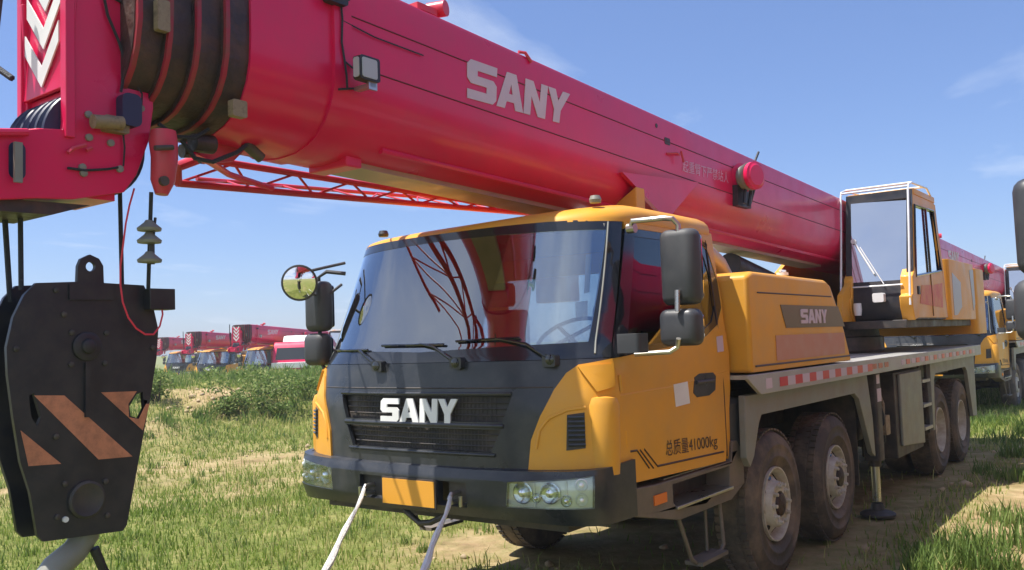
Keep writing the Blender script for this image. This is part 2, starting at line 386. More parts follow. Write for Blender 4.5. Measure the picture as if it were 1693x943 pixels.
idx = np.arange(nx*ny).reshape(ny, nx); q = np.stack([idx[:-1,:-1], idx[:-1,1:], idx[1:,1:], idx[1:,:-1]], -1).reshape(-1, 4)
gm.vertices.add(len(co)); gm.vertices.foreach_set('co', co.ravel().astype(np.float32))
gm.loops.add(q.size); gm.loops.foreach_set('vertex_index', q.ravel().astype(np.int32))
gm.polygons.add(len(q)); gm.polygons.foreach_set('loop_start', np.arange(0, q.size, 4, dtype=np.int32))
gm.update(); gm.validate(); gm.shade_smooth()
at_ = gm.attributes.new('bare', 'FLOAT', 'POINT'); at_.data.foreach_set('value', BARE(GX, GY).ravel().astype(np.float32))
ground = bpy.data.objects.new('ground', gm); COL.objects.link(ground); tag(ground, 'rough field of dry tan soil and grass under and around the cranes', 'ground', kind='structure')
m = bpy.data.materials.new('soil_and_grass'); m.use_nodes = True; t = m.node_tree; b = t.nodes['Principled BSDF']; b.inputs['Roughness'].default_value = 0.95
b.inputs['Specular IOR Level'].default_value = 0.15
tcn = t.nodes.new('ShaderNodeTexCoord')
def nz(sc, det=6, ro=0.6):
    n = t.nodes.new('ShaderNodeTexNoise'); n.inputs['Scale'].default_value = sc; n.inputs['Detail'].default_value = det; n.inputs['Roughness'].default_value = ro
    t.links.new(tcn.outputs['Object'], n.inputs['Vector']); return n.outputs[0]
def rampn(src, stops):
    r = t.nodes.new('ShaderNodeValToRGB'); e = r.color_ramp.elements
    e[0].position, e[0].color = stops[0][0], (*stops[0][1], 1); e[1].position, e[1].color = stops[-1][0], (*stops[-1][1], 1)
    for p, c in stops[1:-1]: k = e.new(p); k.color = (*c, 1)
    t.links.new(src, r.inputs[0]); return r.outputs[0]
def mixc(f, a, b_):
    k = t.nodes.new('ShaderNodeMix'); k.data_type = 'RGBA'; t.links.new(f, k.inputs[0]); t.links.new(a, k.inputs[6]); t.links.new(b_, k.inputs[7]); return k.outputs[2]
soil = rampn(nz(1.7, 10, 0.7), [(0.3, (0.22, 0.14, 0.075)), (0.5, (0.40, 0.285, 0.155)), (0.7, (0.56, 0.43, 0.26))])
turf = rampn(nz(2.2, 10, 0.7), [(0.3, (0.07, 0.09, 0.022)), (0.5, (0.16, 0.19, 0.045)), (0.72, (0.34, 0.31, 0.12))])
ba = t.nodes.new('ShaderNodeAttribute'); ba.attribute_name = 'bare'
am = t.nodes.new('ShaderNodeMath'); am.operation = 'MULTIPLY_ADD'; t.links.new(nz(5.0, 8, 0.7), am.inputs[0]); am.inputs[1].default_value = 1.6; am.inputs[2].default_value = -0.8
aa = t.nodes.new('ShaderNodeMath'); aa.operation = 'ADD'; aa.use_clamp = True; t.links.new(am.outputs[0], aa.inputs[0]); t.links.new(ba.outputs['Fac'], aa.inputs[1])
t.links.new(mixc(aa.outputs[0], turf, soil), b.inputs['Base Color'])
bp = t.nodes.new('ShaderNodeBump'); bp.inputs['Strength'].default_value = 0.8; bp.inputs['Distance'].default_value = 0.05
t.links.new(nz(9.0, 10, 0.75), bp.inputs['Height']); t.links.new(bp.outputs[0], b.inputs['Normal'])
gm.materials.append(m)

# vegetation: blades and stems, one mesh each
def leafmat(name, c0, c1, c2):
    m = bpy.data.materials.new(name); m.use_nodes = True; t = m.node_tree; b = t.nodes['Principled BSDF']; b.inputs['Roughness'].default_value = 0.6
    b.inputs['Specular IOR Level'].default_value = 0.25
    a = t.nodes.new('ShaderNodeAttribute'); a.attribute_name = 'tone'
    r = t.nodes.new('ShaderNodeValToRGB'); e = r.color_ramp.elements; e[0].color = (*c0, 1); e[1].color = (*c2, 1); k = e.new(0.5); k.color = (*c1, 1)
    t.links.new(a.outputs['Fac'], r.inputs[0]); t.links.new(r.outputs[0], b.inputs['Base Color'])
    tr = t.nodes.new('ShaderNodeBsdfTranslucent'); t.links.new(r.outputs[0], tr.inputs[0]); ms = t.nodes.new('ShaderNodeMixShader'); ms.inputs[0].default_value = 0.42
    o = t.nodes['Material Output']; t.links.new(b.outputs[0], ms.inputs[1]); t.links.new(tr.outputs[0], ms.inputs[2]); t.links.new(ms.outputs[0], o.inputs[0]); return m
def blades(name, x, y, h, wd, lean, tone, m, z0=None):
    n = len(x); z = H(x, y) if z0 is None else z0
    a = rng.uniform(0, 2*np.pi, n); ca, sa = np.cos(a), np.sin(a); b_ = a + rng.normal(0, 0.5, n) + np.pi/2; cb_, sb = np.cos(b_), np.sin(b_)
    V = np.zeros((n, 5, 3), np.float32)
    for k, (hh, ww, ll, sgn) in enumerate(((-.05, 1, 0, -1), (-.05, 1, 0, 1), (.55, .8, .35, -1), (.55, .8, .35, 1), (1, 0, 1, 0))):
        V[:, k, 0] = x + ca*wd*ww*sgn*.5 + cb_*lean*h*ll; V[:, k, 1] = y + sa*wd*ww*sgn*.5 + sb*lean*h*ll; V[:, k, 2] = z + h*hh
    base = (np.arange(n)*5)[:, None]
    me = bpy.data.meshes.new(name); me.vertices.add(n*5); me.vertices.foreach_set('co', V.ravel())
    li = np.concatenate([base+np.array([[0, 1, 3, 2]]), base+np.array([[2, 3, 4]])], 1).astype(np.int32)
    me.loops.add(n*7); me.loops.foreach_set('vertex_index', li.ravel())
    me.polygons.add(n*2); me.polygons.foreach_set('loop_start', np.stack([np.arange(n)*7, np.arange(n)*7+4], 1).ravel().astype(np.int32))
    me.update(); att = me.attributes.new('tone', 'FLOAT', 'POINT'); att.data.foreach_set('value', np.repeat(np.clip(tone, 0, 1), 5).astype(np.float32))
    me.materials.append(m); o = bpy.data.objects.new(name, me); COL.objects.link(o); return o
def scatter(n, rmin, rmax, a0, a1, p=1.0):
    """points round the camera's corner of the field, thinning with distance; angle measured from +Y towards -X"""
    u = rng.uniform(0, 1, n); r = (rmin**p + u*(rmax**p-rmin**p))**(1/p); a = rng.uniform(a0, a1, n)
    return 3.87 - r*np.sin(a), -4.0 + r*np.cos(a), r
grass_m = leafmat('grass_blade', (0.065, 0.115, 0.018), (0.20, 0.285, 0.046), (0.48, 0.44, 0.17))
x, y, r = scatter(520000, 3.0, 38, R(-25), R(95), 1.25)
bare = BARE(x, y); keep = rng.uniform(0, 1, len(x)) > bare*0.93 + 0.25*sstep(0.55, 0.4, fbm(x, y, 0.8, 40, 3))
keep &= ~((np.abs(x) < 1.5) & (y > 2.3) & (y < 11) & (rng.uniform(0, 1, len(x)) < 0.85))
x, y, r, bare = x[keep], y[keep], r[keep], bare[keep]
cl = fbm(x, y, 0.6, 50, 3); dead = rng.uniform(0, 1, len(x)) < 0.05 + 0.10*(fbm(x, y, 0.25, 44, 3) > .55)
h = rng.uniform(0.02, 0.085, len(x))*(0.5+1.3*cl)*(1+r*0.012)
h = np.where(dead, h*1.7+.02, h)
ton = dead*0.5 + 0.42*rng.uniform(0, 1, len(x)) + 0.75*fbm(x, y, 0.45, 60, 4) - 0.08 + 0.15*bare
g = blades('grass', x, y, h, 0.007*(1+r*0.075), rng.uniform(0.1, 0.9, len(x)), ton, grass_m)
tag(g, 'short yellow-green grass growing over the field', 'grass', kind='stuff')
# tall weeds: bank on the left, strip on the right, tufts near the shade line
weed_m = leafmat('weed_leaf', (0.06, 0.11, 0.025), (0.17, 0.26, 0.06), (0.38, 0.40, 0.16))
xs, ys, hs = [], [], []
bx = rng.uniform(-60, -9, 170000); by = rng.uniform(-12, 40, 170000); s_ = (-bx*0.84+by*0.30)
k = (s_ > 12.0) & (s_ < 38) & (rng.uniform(0, 1, len(bx)) > BARE(bx, by)*1.1) & (rng.uniform(0, 1, len(bx)) < sstep(0.30, 0.55, fbm(bx, by, 0.4, 70, 4))+0.25)
bx, by = bx[k], by[k]; xs.append(bx); ys.append(by); hs.append(rng.uniform(0.06, 0.34, len(bx))*(0.15+1.5*fbm(bx, by, 0.30, 71, 3)**1.3))
def tuft(cx, cy, n, rad, h0, h1):
    a = rng.uniform(0, 2*np.pi, n); rr = rad*np.sqrt(rng.uniform(0, 1, n))*rng.uniform(.5, 1, n)
    xs.append(cx+rr*np.cos(a)); ys.append(cy+rr*np.sin(a)); hs.append(rng.uniform(h0, h1, n)*(1-0.5*rr/rad))
for _ in range(420): tuft(rng.uniform(-13, 1), rng.uniform(-4, 14), rng.integers(8, 30), rng.uniform(.05, .18), .06, rng.uniform(.12, .26)) if rng.uniform() < .8 else None
for _ in range(130):
    cx, cy = rng.uniform(1.4, 9), rng.uniform(8, 40); tuft(cx, cy, rng.integers(60, 160), rng.uniform(.2, .7), .1, rng.uniform(.25, .6))
for _ in range(700):                                        # taller stalks standing up along the bank
    s0, v0 = rng.uniform(13, 26), rng.uniform(-8, 26); cx = -(s0-0.30*v0)/0.84; cy = v0
    if float(BARE(cx, cy)) > .5: continue
    tuft(cx, cy, rng.integers(10, 60), rng.uniform(.08, .45), .15, rng.uniform(.3, .75))
for px_, py_, nn, rd, hh in ((1560, 930, 260, .35, .34), (1600, 905, 220, .30, .36), (1530, 943, 200, .28, .26), (1640, 940, 200, .3, .34), (1660, 860, 150, .3, .3), (1690, 900, 200, .4, .4), (1620, 780, 90, .3, .25), (1665, 730, 150, .5, .35), (1640, 700, 200, .6, .4), (1690, 790, 200, .5, .3), (1500, 905, 40, .2, .15)):
    p_ = at(2, 0, px_, py_); tuft(p_.x, p_.y, nn, rd, .08, hh)
x, y, h = map(np.concatenate, (xs, ys, hs)); dd = np.hypot(x-3.87, y+4)
ins = (np.abs(x) < 1.5) & (y > 0.3) & (y < 11.2); x, y, h, dd = x[~ins], y[~ins], h[~ins], dd[~ins]
g = blades('weeds', x, y, h, 0.010*(1+dd*0.055), rng.uniform(0.15, 0.7, len(x)), 0.5*rng.uniform(0, 1, len(x))+0.55*fbm(x, y, 0.3, 80, 4)-.05, weed_m)
tag(g, 'tall rough weeds standing in tufts on the bank and along the track', 'weeds', kind='stuff')
# leafy shrubs on the bank
def shrub(c, rx, rz_, n, label, seed):
    rg = np.random.default_rng(seed); lob = rg.normal(0, 1, (7, 3))*np.array([rx*.5, rx*.5, rz_*.25]); lob[:, 2] = np.abs(lob[:, 2]) + rz_*.35
    k = rg.integers(0, 7, n); d = rg.normal(0, 1, (n, 3)); d /= np.linalg.norm(d, axis=1)[:, None]
    P = lob[k] + d*(rg.uniform(.55, 1.05, (n, 1)))*np.array([rx*.42, rx*.42, rz_*.42]); P[:, 2] = np.abs(P[:, 2])
    base = empty('shrub', c); tag(base, label, 'shrub', 'leafy shrubs on the grassy bank')
    a = rg.normal(0, 1, (n, 3)); a /= np.linalg.norm(a, axis=1)[:, None]; b_ = np.cross(a, rg.normal(0, 1, (n, 3))); b_ /= np.linalg.norm(b_, axis=1)[:, None]
    sz = rg.uniform(.03, .065, (n, 1)); V = np.stack([P-a*sz, P-b_*sz*.45, P+a*sz, P+b_*sz*.45], 1).astype(np.float32)
    me = bpy.data.meshes.new('foliage'); me.vertices.add(n*4); me.vertices.foreach_set('co', V.ravel()); me.loops.add(n*4); me.loops.foreach_set('vertex_index', np.arange(n*4, dtype=np.int32))
    me.polygons.add(n); me.polygons.foreach_set('loop_start', np.arange(0, n*4, 4, dtype=np.int32)); me.update()
    att = me.attributes.new('tone', 'FLOAT', 'POINT'); att.data.foreach_set('value', np.repeat(rg.uniform(.15, .95, n), 4).astype(np.float32)); me.materials.append(weed_m)
    o = bpy.data.objects.new('foliage', me); COL.objects.link(o); o.parent = base
    mb = MB()
    for q in lob: mb.tube([(0, 0, -.1), (q[0]*.4, q[1]*.4, q[2]*.5), tuple(q)], [.018, .012, .005], 5)
    mb.build('stem', MATS['rusty_greased_steel'], base); return base
def on_ground_px(px, py, ext=0):
    d = ray(px, py); t_ = 6.0
    while t_ < 200:
        p = cam_loc + d*t_
        if p.z < float(H(p.x, p.y)): return p
        t_ += 0.1
    return cam_loc + d*60
for i, (px_, py_, rx, rz_, lb) in enumerate(((415, 668, 1.1, .85, 'dark leafy shrub on the grassy bank right of the bare dirt, largest of the shrubs'), (372, 690, .7, .5, 'low round shrub below the large dark shrub on the bank'), (262, 665, .8, .7, 'dark shrub on the bank just right of the black hook block'), (480, 655, .8, .55, 'low pale shrub on the bank nearest the yellow cab corner'), (455, 690, .6, .4, 'smallest shrub at the foot of the bank left of the bumper'))):
    p_ = on_ground_px(px_, py_); shrub((p_.x, p_.y, float(H(p_.x, p_.y))-.03), rx*.8, rz_*1.05, int(1500*rx), lb, 90+i)
# clods of earth in the bare soil
mb = MB()
for _ in range(420):
    if rng.uniform() < .35: cx, cy = rng.normal(-15, 1.0), rng.normal(8, 1.5)
    else: cx, cy = rng.uniform(-14, 5), rng.uniform(-2, 14)
    if float(BARE(cx, cy)) < .35: continue
    sz = abs(rng.normal(0, .03))+.012; sz *= 1.5 if cx < -15 else 1
    z = float(H(cx, cy)); mtx = Matrix.Translation((cx, cy, z+sz*.15)) @ Matrix.Rotation(rng.uniform(0, 6), 4, 'Z') @ Matrix.Diagonal((sz*1.3, sz, sz*.7, 1))
    r_ = bmesh.ops.create_icosphere(mb.bm, subdivisions=1, radius=1, matrix=mtx)
    for v in r_['verts']: v.co += Vector(rng.normal(0, sz*.15, 3))
clodm = mat('earth_clod', (0.40, 0.30, 0.18), 0.95, var=0.3, vscale=4)
o = mb.build('earth_clods', clodm, sharp=180); tag(o, 'loose clods and stones scattered over the bare soil', 'clods', kind='stuff')

# ================================================================== THE TRUCK CRANE
CR = empty('truck_crane', (0, 0, 0)); tag(CR, 'large yellow truck crane with a long red boom over its cab, nearest of all', 'truck crane', 'red boomed truck cranes in the yard')
C2 = {}
def part(name, mb, m, parent=CR, label=None, bevel=0.0, sharp=35):
    o = mb.build(name, m, parent, bevel, sharp)
    if label: o['label'] = label
    return o

# ---- cab ----
wT = CAB.px(1003, 371); wB = CAB.px(981, 590)
seamT = CAB.px(1030, 370); seamB = CAB.px(1012, 596)
PT, PB = wT[0], wB[0]; zT = 2.60; zb0 = 1.80
zroof = 2.615
# windscreen surround (black) with a hole for the glass
gin = [(-PB+.0, 1.87), (0, 1.84), (PB-.0, 1.87), (PT-.01, zT-.05), (0, zT-.035), (-PT+.01, zT-.05)]
sur = [(-seamB[0], 1.775), (seamB[0], 1.775), (seamT[0], zroof), (-seamT[0], zroof)]
cabbody = part('windshield_surround', CAB.patch(MB(), sur, 0.0, 0.03, holes=[gin]), MATS['black_frit'])
part('windshield', CAB.patch(MB(), [(p*1.0, z) for p, z in gin], -0.002, 0.004), MATS['windshield_glass'], sharp=80)
# grey rubber lines beside the pillar
mb = MB()
for sgn in (-1, 1):
    mb.tube([CAB.S(sgn*lerp(PB, PT, t_)+sgn*.012, lerp(1.80, zT, t_), .002) for t_ in np.linspace(0, 1, 12)], .006, 6)
part('windshield_trim', mb, MATS['grey_paint'])
# black front panel
yl = CAB.P((872, 768), (878, 728), (893, 688), (915, 646), (935, 618), (955, 604), (985, 599))
blkpoly = [(p, z) for p, z in yl] + [(seamB[0], 1.772)]
blkpoly = mir([(p, max(z, 1.13)) for p, z in blkpoly][::-1])[::-1] if False else None
rp = [(yl[0][0], 1.12)] + yl[1:] + [(seamB[0]-.004, 1.772)]
front = rp + [(-p, z) for p, z in rp[::-1]]
def gr(*pts):
    a = CAB.P(*pts); return a
ug = gr((846, 655), (830, 699)); lg = gr((828, 711), (812, 749))
zz = lambda q: q[1]
up = [(-ug[0][0], ug[0][1]), (-ug[1][0], ug[1][1]), (ug[1][0], ug[1][1]), (ug[0][0], ug[0][1])]
lo = [(-lg[0][0], lg[0][1]), (-lg[1][0], lg[1][1]), (lg[1][0], lg[1][1]), (lg[0][0], lg[0][1])]
fp = part('front_panel', CAB.patch(MB(), front, 0.0, 0.025, holes=[up, lo]), MATS['black_plastic'])
# raised lip round each grille opening, mesh insets and slats
grille = part('grille', CAB.patch(CAB.patch(MB(), [(p*1.03, z) for p, z in up], -.045, .006), [(p*1.03, z) for p, z in lo], -.045, .006), MATS['chassis_black'])
mb = MB()
for (a, b_) in ((ug, 3), (lg, 3)):
    for k in range(3):
        f_ = (k+1)/4; z = lerp(a[0][1], a[1][1], f_); pe = lerp(a[0][0], a[1][0], f_)
        ph = np.linspace(-pe*.98, pe*.98, 20); mb.tube([CAB.S(p, z, -.032) for p in ph], .0045, 6)
    for p in np.linspace(-a[1][0]*.92, a[1][0]*.92, 44):
        mb.tube([CAB.S(p, a[0][1]-.005, -.036), CAB.S(p, a[1][1]+.005, -.036)], .003, 4)
part('grille_slat', mb, MATS['chassis_black'], grille)
mb = MB()
ph = np.linspace(-ug[0][0]*1.0, ug[0][0]*1.0, 24)
mb.tube([CAB.S(p, ug[0][1]+.012, .004) for p in ph], .011, 6); mb.tube([CAB.S(p, (ug[1][1]+lg[0][1])/2, -.004) for p in ph*.93], .015, 8)
mb.tube([CAB.S(p, lg[1][1]-.014, .002) for p in ph*.86], .011, 6)
part('grille_bar', mb, MATS['black_plastic'], grille, sharp=80)
zh = CAB.px(700, 646)[1]
part('hood_seam', MB().tube([CAB.S(p, zh+.015, -.001) for p in np.linspace(-yl[3][0], yl[3][0], 30)], .005, 5), MATS['chassis_black'], fp)
# SANY lettering on the front panel
la = CAB.px(630, 697); lb = CAB.px(757, 660); lc = CAB.px(630, 661)
xa, xb = CAB.S(*la).x, CAB.S(*lb).x; z0_, z1_ = la[1], lb[1]
mb = MB()
def frontpt(u, v):
    xx = lerp(xa, xb, u); return xx, lerp(z0_, z1_, v)
for loops in sany(frontpt):
    l3 = []
    for lp in loops:
        l3.append([Vector((px_, CAB.S(math.atan2(px_, 0.9), z_, .004).y if abs(px_) < .01 else CAB.S(math.atan2(px_, 1.0-CAB.F(z_)-0.005), z_, .006).y, z_)) for px_, z_ in lp])
    mb.prism(l3[0], (0, .010, 0), l3[1:])
part('maker_lettering', mb, MATS['white_paint'], fp, sharp=20)
# yellow corner panels, vents, turrets at the corner
cornR = [(yl[0][0]+.002, 1.115)] + [(p+.003, z) for p, z in yl[1:]] + [(seamB[0]-.002, 1.766)] + CAB.P((1020, 640), (1030, 690), (1038, 735)) + [(CAB.px(1041, 752)[0], 1.115)]
for sgn in (1, -1):
    f = (lambda q: q) if sgn > 0 else mir
    cp = part('corner_panel', CAB.patch(MB(), f(cornR), 0.012, 0.03), MATS['yellow_paint'])
    vt = CAB.P((938, 686), (966, 682), (968, 741), (937, 745))
    v_ = part('corner_vent', CAB.patch(MB(), f(vt), 0.016, 0.01), MATS['chassis_black'], cp)
    mb = MB()
    for k in range(7):
        z = lerp(vt[0][1]-.015, vt[2][1]+.02, k/6)
        mb.tube([CAB.S(sgn*lerp(vt[0][0], vt[1][0], t_), z, .022) for t_ in (.04, .5, .96)], .009, 6)
    part('vent_slat', mb, MATS['black_plastic'], v_)
    # raised frame line round the vent
    fr = CAB.P((888, 742), (893, 712), (908, 692), (938, 678), (968, 674))
    part('pressed_rib', MB().tube([CAB.S(sgn*p, z, .012) for p, z in fr], .010, 8), MATS['yellow_paint'], cp)
    c0 = CAB.px(1003, 705)[0]*sgn; ztop = CAB.px(1000, 652)[1]
    mb = MB(); pth = []; rad = []
    for z, r_ in ((1.12, .10), (1.22, .108), (ztop-.06, .112), (ztop-.015, .098), (ztop, .045)):
        pth.append(CAB.S(c0, z, -.055)); rad.append(r_)
    mb.tube(pth, rad, 20); part('corner_bulge', mb, MATS['yellow_paint'], cp, sharp=50)
    fc = CAB.P((955, 608), (1010, 603), (1012, 640), (985, 650))
    part('corner_facet', CAB.patch(MB(), f(fc), .028, .02), MATS['yellow_paint'], cp)
# side: door skin, window, pillars
belt = CAB.P((1012, 597), (1055, 584), (1120, 572), (1168, 556), (1186, 538), (1194, 505), (1188, 470), (1172, 420), (1156, 384))
top = [(belt[-1][0]-.02, zT-.03), (seamT[0]+.02, zT-.045)]
rearphi = lambda z: math.atan2(CAB.W(z), -1.06)     # rear wall at y about 2.06
doorout = [(seamB[0]+.006, 1.768)] + CAB.P((1021, 640), (1031, 690), (1039, 735), (1044, 800)) + [(math.atan2(1.22, -.92), 1.0), (math.atan2(1.22, -1.0), 1.25)] + [(rearphi(z), z) for z in (1.5, 2.0, 2.3, zroof)] + [(seamT[0]+.006, zroof)]
door = doorout + [top[1]] + [top[0]] + belt[::-1][1:]
door = doorout + [(seamT[0]+.012, zT-.035), top[0]] + belt[::-1][:-1]
gwin = [(seamB[0]+.006, 1.775)] + belt[1:] + [top[0], (seamT[0]+.012, zT-.036)]
cen = (sum(p for p, z in gwin)/len(gwin), sum(z for p, z in gwin)/len(gwin))
for sgn in (1, -1):
    f = (lambda q: q) if sgn > 0 else mir
    d_ = part('door', CAB.patch(MB(), f(door), 0.0, 0.03), MATS['yellow_paint'])
    glz = [(cen[0]+(p-cen[0])*.86+.0, cen[1]+(z-cen[1])*.88) for p, z in gwin]
    wf = part('window_frame', CAB.patch(MB(), f(gwin), -0.004, 0.025, holes=[f(glz)]), MATS['black_frit'], d_)
    part('window_glass', CAB.patch(MB(), f(glz), -.010, .004), MATS['side_glass'], d_, sharp=80)
    for dpt in ([(seamB[0]+.003, 1.768)] + CAB.P((1021, 640), (1031, 690), (1039, 735), (1044, 800)), [(rearphi(z)-.055, z) for z in (1.03, 1.5, 2.0, 2.4, 2.56)]):
        part('door_seam', MB().tube([CAB.S(sgn*p, z, .0) for p, z in dpt], .0045, 5), MATS['dark_line'], d_)
    hd = CAB.P((1148, 624), (1156, 618), (1178, 616), (1183, 622), (1182, 645), (1172, 654), (1152, 657), (1146, 650))
    hh = part('door_handle', CAB.patch(MB(), f(hd), .004, .01), MATS['black_plastic'], d_)
    hb = CAB.P((1150, 634), (1180, 630)); part('grip', MB().tube([CAB.S(sgn*lerp(hb[0][0], hb[1][0], t_), hb[0][1]-.01, .012+.012*math.sin(t_*math.pi)) for t_ in np.linspace(0, 1, 6)], .012, 8), MATS['black_plastic'], hh) if False else None
    # crease along the belt
    cr1 = CAB.P((1022, 655), (1110, 640), (1205, 612)); part('body_crease', MB().tube([CAB.S(sgn*p, z, -.0095) for p, z in cr1], .012, 10), MATS['yellow_paint'], d_)
    if sgn > 0:
        DOOR = d_
# stickers, lettering and stripes on the near door
part('paper_sticker', CAB.patch(MB(), CAB.P((1113, 636), (1136, 631), (1140, 667), (1117, 673)), .004, .003), MATS['white_paint'], DOOR, 'square white paper sticker')
part('reflector_sticker', CAB.patch(MB(), CAB.P((1184, 557), (1194, 555), (1196, 581), (1186, 583)), .004, .003), MATS['faded_lettering'], DOOR)
mb = MB()
for ln_ in (((1035, 748), (1053, 745), (1073, 774)), ((1058, 744), (1080, 774)), ((1065, 743), (1087, 771), (1196, 747))): mb.tube([CAB.S(p, z, .001) for p, z in CAB.P(*ln_)], .0065, 4)
part('stripe', mb, MATS['dark_line'], DOOR)
def cjk(txt, pA, pB, pTop, name, parent, m, plane=None, shell=None, off=.004, thick=0.0):
    """flat lettering mapped so that its left end, right end and height match three points"""
    me = text_mesh(txt); co_ = np.zeros(len(me.vertices)*3); me.vertices.foreach_get('co', co_); co_ = co_.reshape(-1, 3)
    mn, mxx = co_.min(0), co_.max(0); o3 = []
    for c_ in co_:
        u = (c_[0]-mn[0])/(mxx[0]-mn[0]); v = (c_[1]-mn[1])/(mxx[1]-mn[1])
        if shell:
            o3.append(shell.S(lerp(pA[0], pB[0], u), lerp(pA[1], pB[1], u)+v*(pTop[1]-pA[1]), off))
        else: o3.append(Vector(pA).lerp(Vector(pB), u)+(Vector(pTop)-Vector(pA))*v+Vector((off, 0, 0)))
    me.vertices.foreach_set('co', [k for p in o3 for k in p]); me.materials.clear(); me.materials.append(m)
    o = bpy.data.objects.new(name, me); COL.objects.link(o); o.parent = parent; me.update(); return o
ta, tb, tt = CAB.P((1101, 759), (1186, 743), (1101, 728))
cjk('总质量41000kg', ta, tb, (ta[0], tt[1]), 'weight_lettering', DOOR, MATS['dark_line'], shell=CAB)
# roof
mb = MB(); rings = []
phs = [R(a) for a in np.linspace(-132, 132, 67)]
def plan(z, k, zz_):
    out = []
    for p in phs:
        q = CAB.S(p, z); 
        if q.y > 2.06: q = Vector((q.x*1.0, 2.06, z)) if abs(q.x) > 1e-3 else q
        c = Vector((0, 1.15, z)); q = c + (q-c)*k; out.append(Vector((q.x, q.y, 2.605+(zz_-2.605)*(.38+.62*float(sstep(.35, 1.3, q.y+.15*q.x))))))
    return out
for z, k, zz_ in ((2.615, 1.004, 2.605), (2.64, 1.008, 2.635), (2.66, 1.004, 2.672), (2.68, .985, 2.702), (2.68, .95, 2.725), (2.68, .88, 2.745), (2.68, .6, 2.765), (2.68, .2, 2.775)):
    rings.append([mb.bm.verts.new(q) for q in plan(z, k, zz_)])
for q, w_ in zip(rings, rings[1:]):
    for k in range(len(q)):
        try: mb.bm.faces.new([q[k], q[(k+1) % len(q)], w_[(k+1) % len(q)], w_[k]])
        except ValueError: pass
mb.bm.faces.new(rings[-1]); mb.bm.faces.new(rings[0][::-1])
roof = part('roof', mb, MATS['yellow_paint'], sharp=60)
mb = MB(); 
for q in (X(.95, 978, 350),): mb.lathe([(0, .035), (.02, .04), (.045, .03), (.05, .0)], (q.x, q.y+.05, 2.735), (0, 0, 1), 14)
part('roof_marker_lamp', mb, MATS['grey_paint'], roof)
mb = MB(); mb.lathe([(0, .035), (.02, .04), (.045, .03), (.05, .0)], (-.93, .78, 2.71), (0, 0, 1), 14); part('roof_marker_lamp', mb, MATS['black_plastic'], roof)
# back wall with rear window, floor, dashboard, seats, steering wheel
bw = [(-1.19, 2.03, 1.0), (1.19, 2.03, 1.0), (1.21, 2.03, 1.7), (1.13, 2.03, 2.62), (-1.13, 2.03, 2.62), (-1.21, 2.03, 1.7)]
part('back_wall', MB().prism(bw, (0, .04, 0), [[(-.75, 2.03, 1.85), (.25, 2.03, 1.85), (.25, 2.03, 2.4), (-.75, 2.03, 2.4)]]), MATS['yellow_paint'])
part('back_window', MB().box((-.75, 2.04, 1.85), (.25, 2.05, 2.4)), MATS['side_glass'])
part('cab_floor', MB().box((-1.17, .35, 1.02), (1.17, 2.02, 1.10)), MATS['chassis_black'])
mb = MB(); prof = [(-1.08, .32, 1.2), (-1.08, .40, 1.78), (-1.08, .62, 1.83), (-1.08, .86, 1.74), (-1.08, .86, 1.2)]
part('dashboard', mb.prism(prof, (2.16, 0, 0)), MATS['dashboard_plastic'], bevel=.02)
for sx in (.58, -.58):
    s_ = part('seat', MB().rbox((sx-.25, 1.2, 1.35), (sx+.25, 1.72, 1.52), .06, 2).rbox((sx-.24, 1.66, 1.5), (sx+.24, 1.80, 2.14), .05, 1), MATS['seat_fabric'], bevel=.02)
    part('headrest', MB().rbox((sx-.13, 1.67, 2.17), (sx+.13, 1.77, 2.36), .04, 1), MATS['seat_fabric'], s_)
mb = MB(); c = Vector((.58, .98, 1.90)); ax = Vector((0, -.55, .83)).normalized(); a = ax.orthogonal().normalized(); b2 = ax.cross(a)
mb.tube([c+(a*math.cos(k*math.pi/16)+b2*math.sin(k*math.pi/16))*.23 for k in range(33)], .014, 8, cap=False)
mb.tube([c-a*.22, c+a*.22], .015, 6); mb.tube([c-b2*.22, c+b2*.22], .015, 6); mb.tube([c, c-ax*.35], .025, 8)
part('steering_wheel', mb, MATS['black_plastic'])
part('sun_visor', MB().rbox((-.85, .66, 2.36), (-.1, .69, 2.52), .05, 1), MATS['cab_lining'])
part('headliner', MB().box((-1.05, .7, 2.565), (1.05, 2.0, 2.59)), MATS['cab_lining'])
part('window_label', CAB.patch(MB(), CAB.P((951, 499), (972, 496), (972, 521), (952, 524)), -.012, .002), MATS['white_paint'], None or CR, 'small white paper label inside the windshield')
# wipers
mb_l = []
for piv, mid, b0, b1 in (((629, 606), (600, 583), (540, 578), (611, 580)), ((759, 601), (722, 577), (634, 573), (736, 571)), ((912, 597), (872, 572), (756, 566), (860, 560))):
    q = [CAB.S(*CAB.px(*k), .03) for k in (piv, mid, b0, b1)]
    q[2].z = max(q[2].z, 1.80)
    w_ = part('wiper', MB().tube([q[0], q[1], q[3].lerp(q[2], .35)], [.012, .009, .006], 6).lathe([(-.03, .03), (.012, .03), (.018, .015)], q[0], (0, -1, 0), 12), MATS['black_frit'])
    n_ = 9; pa, pb = CAB.px(*b0), CAB.px(*b1)
    part('wiper_blade', MB().tube([CAB.S(lerp(pa[0], pb[0], t_), lerp(pa[1], pb[1], t_), .014) for t_ in np.linspace(0, 1, n_)], .008, 5), MATS['black_frit'], w_)
    bx_ = CAB.S(*CAB.px(*piv), .008); part('wiper_pivot', MB().rbox((bx_.x-.045, bx_.y-.03, bx_.z-.035), (bx_.x+.045, bx_.y+.02, bx_.z+.035), .015, 1), MATS['black_plastic'], w_)

